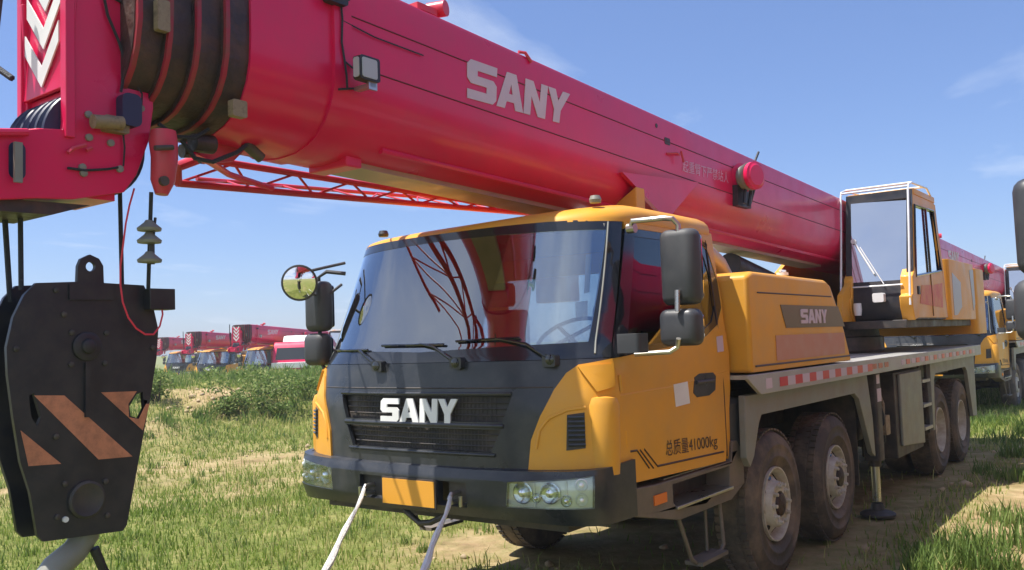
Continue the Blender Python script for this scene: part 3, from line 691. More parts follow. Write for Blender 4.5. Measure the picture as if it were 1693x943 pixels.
for z_ in (1.30, 1.62):
    hp3 = CAB.S(seamB[0]+.10, z_, .004); 
    part('door_hinge', MB().tube([CAB.S(lerp(1.20, 1.24, (1.77-z_)/.6)-.02, z_-.05, .006), CAB.S(lerp(1.20, 1.24, (1.77-z_)/.6)-.02, z_+.05, .006)], .011, 8), MATS['yellow_paint'], DOOR)
hv_ = CAB.P((1150, 634), (1178, 630)); part('handle_grip', MB().tube([CAB.S(lerp(hv_[0][0], hv_[1][0], t_), hv_[0][1]+.005, .008) for t_ in np.linspace(0, 1, 5)], .013, 8), MATS['mirror_plastic'], DOOR)
part('windshield_sticker', CAB.patch(MB(), CAB.P((969, 420), (979, 418), (975, 482), (966, 484)), -.012, .002), MATS['deck_metal'], CR)

# ---- mirrors ----
def mirror_near():
    g_ = part('mirror_arm', MB().tube([X(1.24, 1042, 379), X(1.26, 1044, 366), X(1.42, 1096, 361), X(1.50, 1112, 362), X(1.52, 1121, 372), X(1.52, 1121, 400)], .016, 10)
              .tube([X(1.52, 1120, 480), X(1.52, 1120, 515)], .016, 8)
              .tube([X(1.52, 1122, 560), X(1.50, 1120, 574), X(1.46, 1108, 582), X(1.24, 1050, 586)], .015, 10)
              .lathe([(-.02, .03), (.03, .03)], X(1.24, 1043, 378), (1, 0, 0), 10), MATS['bare_steel'])
    def house(x0, y0, z0, x1, y1, z1, nm, r):
        o = part(nm, MB().pod((x0, y0, z0), (x1, y1, z1), r, .045), MATS['mirror_plastic'], g_)
        part('mirror_glass', MB().rbox((x0+.02, y1-.003, z0+.03), (x1-.02, y1+.004, z1-.03), .02, 1), MATS['mirror_glass'], o); return o
    a = X(1.5, 1100, 380); b_ = X(1.5, 1097, 505)
    yy = .74
    house(1.385, yy-.02, 2.065, 1.625, yy+.13, 2.510, 'main_mirror', .07)
    house(1.375, yy-.04, 1.825, 1.625, yy+.11, 2.040, 'wide_angle_mirror', .06)
    return g_
mirror_near()
kp = X(1.3, 1041, 568)
part('kerb_mirror', MB().rbox((1.245, kp.y-.07, kp.z-.055), (1.40, kp.y+.06, kp.z+.055), .03, 2), MATS['mirror_plastic'], bevel=.012)
# far side: long mirror pair and the round front mirror on its own arm
FX = Y(.46, 527, 508).x
fa = part('mirror_arm', MB().tube([(-1.14, .58, 2.44), (FX+.05, .50, 2.46), (FX, .465, 2.42), (FX, .465, 1.80), (FX+.04, .47, 1.73), (-1.16, .50, 1.72)], .015, 8)
, MATS['mirror_plastic'])
ra = part('round_mirror_arm', MB().tube([(-1.16, .56, 2.36), (-1.22, .44, 2.26), (-1.32, .32, 2.32), Vector((-1.36, .24, 2.36))], .011, 8)
          .tube([(-1.14, .58, 2.52), (-1.20, .46, 2.49), (-1.33, .28, 2.44)], .011, 8), MATS['mirror_plastic'], fa)
def fhouse(px0, px1, py0, py1, nm):
    a = Y(.30, px0, py0); b_ = Y(.30, px1, py1); x0, x1 = -1.50, -1.50+.235
    zt, zb_ = X(-1.4, (px0+px1)/2, py0).z, X(-1.4, (px0+px1)/2, py1).z
    cx = Y(.46, (px0+px1)/2, (py0+py1)/2).x
    o = part(nm, MB().pod((cx-.11, .39, zb_), (cx+.11, .53, zt), .06, .05), MATS['mirror_plastic'], fa)
    part('mirror_glass', MB().rbox((cx-.085, .527, zb_+.03), (cx+.085, .535, zt-.03), .02, 1), MATS['mirror_glass'], o)
fhouse(512, 543, 468, 549, 'main_mirror'); fhouse(511, 541, 552, 604, 'wide_angle_mirror')
rc = Y(.22, 495, 468); ax = (Vector((.62, -.75, -.12))).normalized()
rm = part('round_mirror', MB().lathe([(-.06, .03), (-.045, .09), (-.015, .128), (.0, .132), (.004, .122)], rc, ax, 32), MATS['mirror_plastic'], fa)
mb = MB(); prof = [(.002, .122)] + [(.002+.022*(1-(r_/.122)**2), r_) for r_ in (.11, .09, .06, .03, .0)]
part('mirror_glass', mb.lathe(prof, rc, ax, 32), MATS['mirror_glass'], rm, sharp=80)

# ---- bumper ----
ZB0, ZB1 = .875, 1.150
hlr = BUM.P((838, 797), (983, 787), (983, 841), (836, 839))
hl = [(hlr[0][0], hlr[0][1]), (hlr[1][0], hlr[1][1]), (hlr[2][0], hlr[2][1]), (hlr[3][0], hlr[3][1])]
tw = BUM.P((741, 791), (790, 793), (790, 843), (741, 838)); tw = [(.235, 1.075), (.47, 1.075), (.47, .93), (.235, .93)]
tw = [(math.atan2(a_, 1.03), z_) for a_, z_ in tw]
be = math.atan2(1.25, .40)
outl = [(-be, ZB0-.02), (-.95, ZB0-.015), (-.7, ZB0), (.7, ZB0), (.95, ZB0-.015), (be, ZB0-.02), (be, ZB1+.03), (.9, ZB1+.01), (.5, ZB1), (-.5, ZB1), (-.9, ZB1+.01), (-be, ZB1+.03)]
bmp = part('bumper', BUM.patch(MB(), outl, 0, .05, holes=[hl, mir(hl), tw, mir(tw)]), MATS['black_plastic'])
# top ledge of the bumper
mb = MB(); A_ = []; B_ = []
for p in np.linspace(-be, be, 41):
    zt = ZB1 + .0 + .03*min(1, (abs(p)/be)**2*1.0)
    A_.append(mb.bm.verts.new(BUM.S(p, ZB1, -.004) + Vector((0, 0, pw(abs(p), ((0.5, 0), (.9, .01), (be, .03)))-.006)))); q = CAB.S(p, 1.14, -.02); B_.append(mb.bm.verts.new(Vector((q.x, q.y, 1.165))))
for k in range(40): mb.bm.faces.new([A_[k], A_[k+1], B_[k+1], B_[k]])
part('bumper_ledge', mb, MATS['black_plastic'], bmp)
for sgn in (1, -1):
    x0, x1 = (.28, .49) if sgn > 0 else (-.49, -.28)
    part('tow_recess', MB().box((x0-.06*0, .06, .90), (x1, .3, 1.1)), MATS['chassis_black'], bmp)
    part('tow_hook', MB().tube([(sgn*.36, .06, .96), (sgn*.36, -.01, .96), (sgn*.36, -.03, .985), (sgn*.36, -.01, 1.01), (sgn*.36, .06, 1.01)], .014, 8).tube([(sgn*.42, .05, .945), (sgn*.42, .0, .945), (sgn*.42, 0, 1.0)], .012, 8), MATS['bare_steel'], bmp)
    f = (lambda q: q) if sgn > 0 else mir
    h_ = part('headlight', BUM.patch(MB(), f(hl), -.03, .02), MATS['lamp_reflector'], bmp)
    def lp(u, v): return lerp(hl[0][0], hl[1][0], u)*sgn, lerp(lerp(hl[0][1], hl[3][1], v), lerp(hl[1][1], hl[2][1], v), u)
    for u, v, r_, nm in ((.18, .45, .058, 'main_beam'), (.50, .47, .056, 'dipped_beam'), (.84, .25, .034, 'indicator_lens'), (.84, .72, .034, 'side_lens'), (.67, .74, .030, 'fog_lens'), (.34, .64, .026, 'side_reflector')):
        c = BUM.S(*lp(u, v), -.028); e_ = (BUM.S(*lp(u, v), .02)-c).normalized()
        part(nm, MB().lathe([(0, r_*1.0), (.012, r_*1.08), (.016, r_*.95), (.004, r_*.62), (.004, r_*.45), (.02, r_*.40), (.026, r_*.2), (.027, 0)], c, e_, 20), MATS['lamp_bulb_glass' if u != .84 else 'lamp_reflector'], h_)
    mb = MB()
    for u in (.32, .68): 
        a_ = BUM.S(*lp(u, .03), -.022); b_ = BUM.S(*lp(u, .97), -.022); mb.tube([a_, b_], .006, 6)
    part('lens_divider', mb, MATS['lamp_reflector'], h_)
    part('headlight_lens', BUM.patch(MB(), f([(p*1.0, z) for p, z in hl]), -.004, .004), MATS['lamp_lens'], h_, sharp=80)
# number plate, tow bar
pa, pb = Y(-.05, 618, 806), Y(-.05, 718, 806); zc = (pa.z+pb.z)/2
plate = part('number_plate', MB().box((-.215, -.004, .915), (.215, .006, 1.068)), MATS['yellow_plate'], bmp)
part('plate_bracket', MB().box((-.225, .002, .905), (.225, .012, 1.078)), MATS['chassis_black'], bmp)
part('tow_bar', MB().tube([Y(.1, 655, 830), Y(.1, 672, 846), Y(.1, 694, 865), Y(.1, 712, 864), Y(.1, 737, 852), Y(.1, 738, 838)], .019, 10), MATS['chassis_black'])
part('front_valance', MB().box((-1.0, .25, .80), (1.0, .55, 1.10)), MATS['chassis_black'])

# ---- side skirt with steps ----
for sgn in (1, -1):
    x0, x1 = sorted((sgn*1.02, sgn*1.215))
    sk = [(0, .62, 1.13), (0, .62, .84), (0, 1.20, .72), (0, 2.0, .72), (0, 2.24, .80), (0, 2.24, 1.12), (0, 2.06, 1.12), (0, 2.03, .985), (0, .9, .985), (0, .66, 1.00)]
    sk = [(sgn*1.03, y_, z_) for _, y_, z_ in sk]
    hole = [(sgn*1.03, y_, z_) for y_, z_ in ((1.12, .955), (1.12, .84), (1.18, .80), (1.98, .80), (2.0, .955))]
    s_ = part('side_skirt', MB().prism(sk, (sgn*.185, 0, 0), [hole]), MATS['dusty_skirt_plastic'], bevel=.006)
    part('step_well', MB().box((sgn*.80, 1.05, .78), (sgn*1.03, 2.02, .97)), MATS['chassis_black'], s_)
    part('step_plate', MB().box((sgn*1.00, 1.14, .795), (sgn*1.235, 2.0, .815)), MATS['bare_steel'], s_, bevel=.004)
    part('hanging_step', MB().tube([(sgn*1.18, 1.22, .76), (sgn*1.20, 1.36, .44), (sgn*1.20, 1.44, .39), (sgn*1.20, 1.80, .40), (sgn*1.20, 1.86, .44), (sgn*1.18, 1.86, .78)], .014, 8)
         .box((sgn*1.12, 1.42, .385), (sgn*1.25, 1.82, .41)).tube([(sgn*1.15, 1.70, .42), (sgn*1.15, 1.70, .76)], .01, 6), MATS['dusty_skirt_plastic'], s_)
    ma = CAB.px(1065, 832); part('side_marker', MB().box((sgn*1.214, .86, .865), (sgn*1.224, 1.02, .925)), MATS['amber_lens'], s_)
    part('scuff_plate', MB().box((sgn*1.10, 1.05, .990), (sgn*1.19, 1.95, .998)), MATS['bare_steel'], s_)

# ---- chassis ----
for sx in (.38, -.38): part('frame_rail', MB().box((sx-.05, .3, .95), (sx+.05, 10.7, 1.35)), MATS['chassis_black'])
mb = MB(); mb.box((-.9, 2.1, 1.0), (.9, 2.3, 1.5)); mb.box((-.95, 2.3, 1.25), (.95, 7.3, 1.44)); mb.box((-1.1, 5.2, .75), (1.1, 5.75, 1.4)); mb.box((-.9, 5.8, .6), (.9, 7.3, 1.3)); mb.box((-.95, 7.3, 1.2), (.95, 10.6, 1.44))
part('chassis_body', mb, MATS['chassis_black'], bevel=.01)
YW = (2.83, 4.31, 8.58, 9.93)
for y_ in YW:
    part('axle', MB().lathe([(-.95, .07), (-.25, .08), (-.2, .2), (0, .24), (.2, .2), (.25, .08), (.95, .07)], (0, y_, .56), (1, 0, 0), 16), MATS['chassis_black'])
    for sgn in (1, -1): part('leaf_spring', MB().box((sgn*.62-.05, y_-.55, .78), (sgn*.62+.05, y_+.55, .86)).box((sgn*.62-.06, y_-.1, .6), (sgn*.62+.06, y_+.1, .9)), MATS['chassis_black'])
def wheel(sgn, y_, front):
    c = (sgn*0.0, y_, .555); R0 = .578
    wo_ = 1.225; wi = .93
    def o3(x_): return sgn*x_
    prof = [(wi+.03, .28), (wi, .34), (wi-.01, .45), (wi+.015, .53), (wi+.05, .557), (wi+.148, R0), (wo_-.05, .557), (wo_-.012, .532), (wo_-.006, .520), (wo_+.002, .510), (wo_+.012, .47), (wo_+.018, .462), (wo_+.018, .452), (wo_+.013, .445), (wo_+.012, .38), (wo_+.017, .374), (wo_+.015, .362), (wo_+.006, .355), (wo_-.02, .30), (wo_-.03, .27)]
    hub = empty('wheel', (0, 0, 0), parent=CR)
    mb = MB(); mb.lathe([(o3(a_), r_) for a_, r_ in prof], c, (1, 0, 0), 56, close=True)
    part('tyre', mb, MATS['tyre_rubber'], hub, sharp=50)
    mb = MB()                                               # tread blocks
    for k in range(56):
        a_ = 2*math.pi*k/56
        for x_ in (wi+.05, wi+.115, wi+.18, wo_-.05):
            cc = Vector((o3(x_), y_+math.cos(a_+x_)*.561, .56+math.sin(a_+x_)*.561)); t_ = Vector((0, -math.sin(a_+x_), math.cos(a_+x_))); n_ = Vector((0, math.cos(a_+x_), math.sin(a_+x_)))
            xv = Vector((.024, 0, 0))
            pts = [cc-xv-t_*.022, cc+xv-t_*.022, cc+xv+t_*.022, cc-xv+t_*.022]; mb.prism(pts, n_*.014)
    part('tread', mb, MATS['tyre_rubber'], hub)
    # rim
    if front:
        rp_ = [(wo_-.03, .285), (wo_+.0, .283), (wo_+.0, .272), (wo_-.04, .262), (wo_-.085, .252), (wo_-.085, .246), (wo_-.03, .182), (wo_+.01, .174), (wo_+.02, .165), (wo_+.02, .10), (wo_-.02, .098), (wo_-.05, .095), (wo_-.25, .09)]
    else:
        rp_ = [(wo_-.03, .285), (wo_, .283), (wo_, .272), (wo_-.04, .262), (wo_-.16, .25), (wo_-.20, .22), (wo_-.21, .13), (wo_-.19, .10), (wo_-.08, .095), (wo_-.06, .07), (wo_-.05, .0)]
    part('rim', MB().lathe([(o3(a_), r_) for a_, r_ in rp_], c, (1, 0, 0), 48, open0=True), MATS['rim_steel'], hub, sharp=40)
    mb = MB()
    for k in range(8):                                      # hand holes
        a_ = 2*math.pi*k/8 + .2; rr = .213 if front else .215; xx = wo_-.058 if front else wo_-.208
        d0 = Vector((o3(1), 0, 0)); nrm = (Vector((o3(.76), math.cos(a_)*.65, math.sin(a_)*.65)) if front else d0).normalized()
        mb.lathe([(-.012, .037), (.006, .037)], (o3(xx), y_+math.cos(a_)*rr, .56+math.sin(a_)*rr), nrm, 14)
    part('hand_hole', mb, MATS['black_frit'], hub)
    mb = MB()
    for k in range(10):
        a_ = 2*math.pi*k/10; xx = wo_+.018 if front else wo_-.205; rr = .142 if front else .165
        mb.lathe([(0, .024), (.012, .024), (.014, .016), (.036, .015), (.040, .008)], (o3(xx), y_+math.cos(a_)*rr, .56+math.sin(a_)*rr), (o3(1), 0, 0), 6)
    part('wheel_nut', mb, MATS['rim_steel'], hub)
    if front:
        part('hub_cap', MB().lathe([(o3(wo_-.04), .098), (o3(wo_+.0), .09), (o3(wo_+.035), .085), (o3(wo_+.045), .06), (o3(wo_+.055), .0)], c, (1, 0, 0), 24), MATS['rusty_greased_steel'], hub)
    else:                                                   # inner twin tyre
        mb = MB(); mb.lathe([(o3(a_-.34), r_) for a_, r_ in prof], c, (1, 0, 0), 40, close=True); part('inner_tyre', mb, MATS['tyre_rubber'], hub, sharp=50)
for i, y_ in enumerate(YW):
    for sgn in (1, -1): wheel(sgn, y_, i < 2)
# deck plate and its edge
deck = part('deck', MB().box((-1.365, 2.08, 1.555), (1.365, 10.8, 1.585)), MATS['deck_metal'])
for sgn in (1, -1):
    part('deck_edge', MB().prism([(sgn*1.345, 2.25, 1.44), (sgn*1.345, 2.02, 1.56), (sgn*1.345, 2.02, 1.588), (sgn*1.345, 10.81, 1.588), (sgn*1.345, 10.81, 1.445)], (sgn*.03, 0, 0)), MATS['deck_metal'], deck, bevel=.004)
    mb = MB(); mb2 = MB(); y_ = 2.62; k = 0
    while y_ < 4.95:
        (mb if k % 2 == 0 else mb2).box((sgn*1.375, y_, 1.475), (sgn*1.378, y_+.165, 1.545)); y_ += .165; k += 1
    y_ = 6.2
    while y_ < 10.2:
        (mb if k % 2 == 0 else mb2).box((sgn*1.375, y_, 1.485), (sgn*1.378, y_+.15, 1.54)); y_ += .22; k += 1
    mb2.box((sgn*1.375, 2.34, 1.475), (sgn*1.378, 2.46, 1.55))
    part('red_reflective_tape', mb, MATS['red_tape'], deck); part('white_reflective_tape', mb2, MATS['faded_lettering'], deck)
    mb = MB()
    for k in range(3): mb.box((sgn*1.375, 5.1+k*.22, 1.49), (sgn*1.378, 5.1+k*.22+.14, 1.54))
    part('amber_marker', mb, MATS['orange_reflector'], deck)
    # front wheel arch: top strip and two legs
    xa_, xb_ = sgn*1.25, sgn*1.33
    fen = part('fender', MB().prism([(xa_, 2.12, 1.44), (xa_, 2.10, 1.0), (xa_, 2.16, .93), (xa_, 2.24, 1.0), (xa_, 2.36, 1.22), (xa_, 2.42, 1.28), (xa_, 4.72, 1.28), (xa_, 4.86, 1.22), (xa_, 5.20, .66), (xa_, 5.30, .62), (xa_, 5.28, 1.0), (xa_, 5.16, 1.44)], (sgn*.05, 0, 0)), MATS['grey_paint'], bevel=.006)
    part('fender_lining', MB().box((sgn*.95, 2.3, 1.29), (sgn*1.25, 4.85, 1.33)), MATS['chassis_black'], fen)
    # rear wheel arch
    fen = part('fender', MB().prism([(xa_, 7.86, 1.44), (xa_, 7.84, .62), (xa_, 7.92, .62), (xa_, 8.02, 1.22), (xa_, 8.12, 1.30), (xa_, 9.98, 1.30), (xa_, 10.1, 1.24), (xa_, 10.34, .58), (xa_, 10.62, .56), (xa_, 10.66, 1.44)], (sgn*.05, 0, 0)), MATS['grey_paint'], bevel=.006)
    # outrigger
    og = part('outrigger_housing', MB().rbox((sgn*1.16, 5.38, .56), (sgn*1.32, 5.56, 1.43), .02, 2), MATS['chassis_black'])
    part('jack_cylinder', MB().lathe([(.15, .042), (.60, .042)], (sgn*1.24, 5.47, 0), (0, 0, 1), 18), MATS['bare_steel'], og)
    part('jack_collar', MB().lathe([(.50, .06), (.58, .06)], (sgn*1.24, 5.47, 0), (0, 0, 1), 18), MATS['chassis_black'], og)
    part('jack_foot', MB().lathe([(.01, .17), (.03, .172), (.045, .15), (.07, .07), (.13, .055)], (sgn*1.24, 5.47, 0), (0, 0, 1), 28), MATS['chassis_black'], og)
    mb = MB(); mb.box((sgn*1.321, 5.40, 1.15), (sgn*1.325, 5.54, 1.28)); mb.box((sgn*1.321, 5.40, 1.33), (sgn*1.325, 5.50, 1.42)); part('white_patch', mb, MATS['faded_lettering'], og)
    part('outrigger_beam', MB().box((sgn*.4, 5.36, 1.0), (sgn*1.2, 5.62, 1.3)), MATS['chassis_black'], og)
    part('valve_block', MB().rbox((sgn*1.22, 5.74, .78), (sgn*1.30, 5.90, .98), .02, 0).tube([(sgn*1.26, 5.8, .95), (sgn*1.27, 5.78, 1.1), (sgn*1.2, 5.8, 1.3)], .018, 6), MATS['tan_solenoid'], og)
    part('hydraulic_hose', MB().tube([(sgn*1.22, 5.62, 1.35), (sgn*1.28, 5.72, 1.0), (sgn*1.26, 5.80, .72), (sgn*1.15, 5.7, .55)], .016, 6).tube([(sgn*1.18, 5.66, 1.38), (sgn*1.25, 5.86, 1.1), (sgn*1.2, 5.95, .6)], .014, 6), MATS['wire_rope'], og)
    # tool box with door
    tbx = part('tool_box', MB().box((sgn*.9, 6.22, .48), (sgn*1.28, 7.38, 1.40)), MATS['chassis_black'], bevel=.01)
    part('box_door', MB().prism([(sgn*1.28, 6.36, .60), (sgn*1.28, 7.34, .53), (sgn*1.28, 7.34, 1.38), (sgn*1.28, 6.36, 1.38)], (sgn*.03, 0, 0)), MATS['grey_paint'], tbx, bevel=.01)
    ld = part('ladder', MB().box((sgn*1.24, 7.44, .60), (sgn*1.27, 7.47, 1.44)).box((sgn*1.24, 7.78, .60), (sgn*1.27, 7.81, 1.44)), MATS['chassis_black'])
    for z_ in (.66, .93, 1.22): part('rung', MB().box((sgn*1.2, 7.43, z_), (sgn*1.30, 7.82, z_+.035)), MATS['deck_metal'], ld)
part('rear_lamp_bar', MB().box((-1.25, 10.8, 1.15), (1.25, 10.86, 1.40)), MATS['chassis_black'])
mb = MB(); mb.box((1.0, 10.86, 1.18), (1.24, 10.88, 1.36)); mb.box((-1.24, 10.86, 1.18), (-1.0, 10.88, 1.36)); part('tail_light', mb, MATS['red_tape'])
for sgn in (1, -1):
    part('brake_hose', MB().tube([(sgn*.55, 3.0, 1.2), (sgn*.85, 3.3, 1.05), (sgn*.9, 3.5, .8), (sgn*.8, 3.6, .62)], .014, 6), MATS['wire_rope'])
    part('brake_hose', MB().tube([(sgn*1.05, 4.95, 1.38), (sgn*1.18, 5.05, 1.1), (sgn*1.12, 5.2, .85), (sgn*.95, 5.3, .8)], .013, 6), MATS['wire_rope'])
    part('mud_flap', MB().box((sgn*.92, 4.98, .38), (sgn*1.22, 4.995, 1.25)), MATS['chassis_black'])
    part('air_tank', MB().lathe([(5.80, .02), (5.82, .11), (6.2, .11), (6.22, .02)], (sgn*1.02, 0, .75), (0, 1, 0), 20), MATS['chassis_black'])
# clutter behind the cab on the near side
part('air_filter', MB().lathe([(1.05, .13), (1.12, .15), (1.38, .15), (1.42, .12)], (1.08, 2.2, 0), (0, 0, 1), 20), MATS['mirror_plastic'])
part('exhaust_muffler', MB().lathe([(0, .09), (.06, .09)], (1.05, 2.18, .98), (1, 0, 0), 18), MATS['bare_steel'])
part('cab_lock_strut', MB().tube([(1.02, 2.12, 1.5), (1.10, 2.16, 1.25), (1.05, 2.2, 1.02)], .035, 8).box((.85, 2.08, 1.1), (1.15, 2.14, 1.55)), MATS['chassis_black'])
xp = [X(.95, 1190, 432), X(.95, 1203, 428), X(.95, 1225, 421), X(.95, 1250, 426)]
part('exhaust_pipe', MB().tube([(.80, 2.22, 2.25), (.80, 2.25, 2.42), (.80, 2.34, 2.52), (.78, 2.5, 2.57), (.74, 2.8, 2.55), (.70, 3.1, 2.48), (.68, 3.3, 2.35)], .085, 16), MATS['dusty_pipe_and_bounce'])
part('coolant_hose', MB().tube([(.4, 2.2, 2.45), (.45, 2.7, 2.46), (.5, 3.4, 2.38)], .02, 6).tube([(.4, 2.2, 2.40), (.45, 2.7, 2.41), (.5, 3.4, 2.33)], .016, 6), MATS['wire_rope'])

# ---- yellow engine cover behind the cab ----
xo = 1.36
side = [(2.13, 1.60), (2.13, 2.30), (2.25, 2.335), (3.85, 2.325), (4.02, 2.27), (4.15, 2.13), (4.33, 1.9), (4.50, 1.60)]
ec = part('engine_cover', MB().prism([(.15, y_, z_) for y_, z_ in side], (xo-.15, 0, 0)), MATS['yellow_paint'], bevel=.03)
mb = MB(); bn = [(2.75, 2.095), (4.17, 2.095), (4.335, 1.915), (2.85, 1.915)]
band = part('logo_band', MB().prism([(xo+.001, y_, z_) for y_, z_ in bn], (.004, 0, 0)), MATS['brown_band'], ec)
mb = MB()
for loops in sany(lambda u, v: Vector((xo+.004, lerp(3.18, 3.84, u), lerp(1.948, 2.065, v)))): mb.prism(loops[0], (.006, 0, 0), loops[1:])
part('maker_lettering', mb, MATS['faded_lettering'], ec, sharp=20)
part('blank_panel', MB().box((xo+.001, 2.62, 1.67), (xo+.005, 4.30, 1.86)), MATS['faded_salmon_panel'], ec, 'plain salmon panel under the logo band')
mb = MB().tube([(xo, 2.2, 1.645), (xo, 4.44, 1.645)], .008, 6); mb.tube([(xo, 2.3, 2.18), (xo, 4.0, 2.18)], .006, 6)
part('panel_rib', mb, MATS['dark_line'], ec)
part('filler_cap', MB().lathe([(0, .03), (.05, .03), (.05, .05), (.075, .05)], (1.1, 3.55, 2.32), (0, 0, 1), 14).tube([(1.1, 3.5, 2.41), (1.1, 3.62, 2.41)], .012, 6), MATS['white_paint'], ec)
hp = part('hydraulic_bracket', MB().box((.30, 3.0, 2.32), (.36, 3.06, 2.62)).box((.30, 3.62, 2.32), (.36, 3.68, 2.56)).prism([(.30, 2.98, 2.60), (.30, 3.7, 2.54), (.30, 3.7, 2.48), (.30, 2.98, 2.54)], (.06, 0, 0)).box((.30, 3.0, 2.33), (.36, 3.66, 2.38)), MATS['yellow_paint'])
part('hydraulic_tank', MB().lathe([(0, .09), (.5, .09)], (.2, 3.1, 2.42), (0, 1, 0), 16), MATS['chassis_black'], hp)

# ---- superstructure ----
part('slewing_ring', MB().lathe([(1.58, .72), (1.62, .75), (1.78, .75), (1.80, .70), (2.0, .68)], (0, 7.9, 0), (0, 0, 1), 48), MATS['chassis_black'])
part('turntable', MB().box((-1.1, 7.3, 1.88), (1.20, 11.2, 1.98)).box((-1.1, 6.4, 1.7), (.45, 7.2, 1.98)), MATS['chassis_black'], bevel=.01)
for sx in (.5, -.58): part('turntable_plate', MB().prism([(sx, 6.9, 1.98), (sx, 7.0, 2.3), (sx, 9.6, 3.5), (sx, 10.6, 3.75), (sx, 11.1, 3.4), (sx, 11.2, 1.98)], (.06, 0, 0)), MATS['yellow_paint'])
part('counterweight', MB().rbox((-1.3, 11.2, 1.75), (1.3, 12.0, 2.75), .12, 2), MATS['yellow_paint'], bevel=.02)
rh = part('rear_housing', MB().rbox((.6, 9.30, 1.97), (1.30, 11.15, 2.80), .10, 2), MATS['yellow_paint'], bevel=.02)
part('grey_decal', MB().prism([(1.301, 9.5, 2.62), (1.301, 10.05, 2.50), (1.301, 10.05, 2.15), (1.301, 9.7, 2.03), (1.301, 9.5, 2.03)], (.003, 0, 0)).prism([(1.301, 10.75, 2.70), (1.301, 11.05, 2.72), (1.301, 11.05, 2.2), (1.301, 10.9, 2.1)], (.003, 0, 0)), MATS['grey_decal'], rh)

# ---- operator's cab ----
OX0, OX1, OY = .49, 1.27, 7.5
OC = part('operator_cab', MB().box((OX0+.01, OY+.06, 1.98), (OX1-.01, 9.15, 2.06)), MATS['chassis_black'])
def Fo(z): return OY - pw(z, ((1.98, .10), (2.15, .16), (2.35, .12), (3.5, -.12)))      # front profile in y
ZF = [1.98, 2.08, 2.2, 2.36]
mb = MB(); mb.prism([(OX0+.04, Fo(z), z) for z in ZF] + [(OX0+.04, Fo(2.36)+.1, 2.36), (OX0+.04, Fo(1.98)+.15, 1.98)], (OX1-OX0-.08, 0, 0))
lfp = part('lower_front', mb, MATS['black_paint'], OC, bevel=.02)
mb = MB(); o_ = [(OX0, Fo(2.34), 2.34), (OX1, Fo(2.34), 2.34), (OX1, Fo(3.56), 3.575), (OX0, Fo(3.56), 3.575)]; i_ = [(OX0+.08, Fo(2.46), 2.46), (OX1-.07, Fo(2.46), 2.46), (OX1-.06, Fo(3.47), 3.47), (OX0+.06, Fo(3.47), 3.47)]
part('front_frame', mb.prism(o_, (0, .05, 0), [i_]), MATS['black_paint'], OC)
part('front_glass', MB().prism([Vector(p)+Vector((0, -.012 if p[0] < .9 else .046, 0)) for p in i_], (0, .006, 0)), MATS['operator_cab_glass'], OC)
# side walls
for sx, m_ in ((OX1, 'yellow_paint'), (OX0, 'black_paint')):
    th = -.03 if sx == OX1 else .03
    so_ = [(sx, Fo(2.0)+.10, 2.0), (sx, 9.22, 2.0), (sx, 9.18, 2.5), (sx, 8.88, 3.47), (sx, 8.75, 3.56), (sx, Fo(3.5)+.05, 3.56), (sx, Fo(3.4)+.05, 3.3), (sx, Fo(2.4)+.05, 2.4)]
    wi_ = [(sx, Fo(2.5)+.13, 2.50), (sx, 8.95, 2.62), (sx, 8.72, 3.40), (sx, Fo(3.3)+.12, 3.38)]
    sw = part('side_wall', MB().prism(so_, (th, 0, 0), [wi_]), MATS[m_], OC)
    part('side_window', MB().prism([Vector(p)+Vector((th*.4, 0, 0)) for p in wi_], (th*.2, 0, 0)), MATS['operator_cab_glass'], sw)
    t_ = th*-.15
    part('window_rubber', MB().tube([Vector(p)+Vector((t_, 0, 0)) for p in wi_+wi_[:1]], .018, 6).tube([(sx+t_, 8.34, 2.57), (sx+t_, 8.28, 3.39)], .016, 6).tube([(sx+t_, 8.36, 2.02), (sx+t_, 8.34, 2.57)], .006, 5), MATS['black_frit'], sw)
    if sx == OX1:
        part('door_sticker', MB().prism([(sx+.001, Fo(2.4)+.3, 2.17), (sx+.001, 8.95, 2.13), (sx+.001, 9.0, 2.46), (sx+.001, 8.5, 2.42), (sx+.001, Fo(2.4)+.45, 2.40)], (.003, 0, 0)), MATS['red_sticker'], sw)
        part('door_latch', MB().box((sx, Fo(2.3)+.22, 2.28), (sx+.02, Fo(2.3)+.30, 2.38)), MATS['black_paint'], sw)
part('back_frame', MB().prism([(OX0, 9.2, 2.0), (OX1, 9.2, 2.0), (OX1, 8.85, 3.5), (OX0, 8.85, 3.5)], (0, .04, 0), [[(OX0+.1, 9.05, 2.62), (OX1-.1, 9.05, 2.62), (OX1-.1, 8.89, 3.35), (OX0+.1, 8.89, 3.35)]]), MATS['yellow_paint'], OC)
part('cab_roof', MB().rbox((OX0-.01, Fo(3.56)+.055, 3.52), (OX1+.01, 8.86, 3.59), .05, 2), MATS['yellow_paint'], OC, bevel=.03)
for x0_, x1_ in ((OX1-.13, OX1+.015), (OX0-.015, OX0+.09)):
    part('yellow_corner', MB().prism([(x0_, Fo(1.98)-.05, 1.97), (x0_, Fo(2.1)-.09, 2.12), (x0_, Fo(2.2)-.10, 2.26), (x0_, Fo(2.3)-.04, 2.28), (x0_, Fo(2.4)-.03, 2.50), (x0_, Fo(2.5)+.10, 2.62), (x0_, Fo(2.5)+.14, 2.0)], (x1_-x0_, 0, 0)), MATS['yellow_paint'], OC, bevel=.012)
hr = MB()
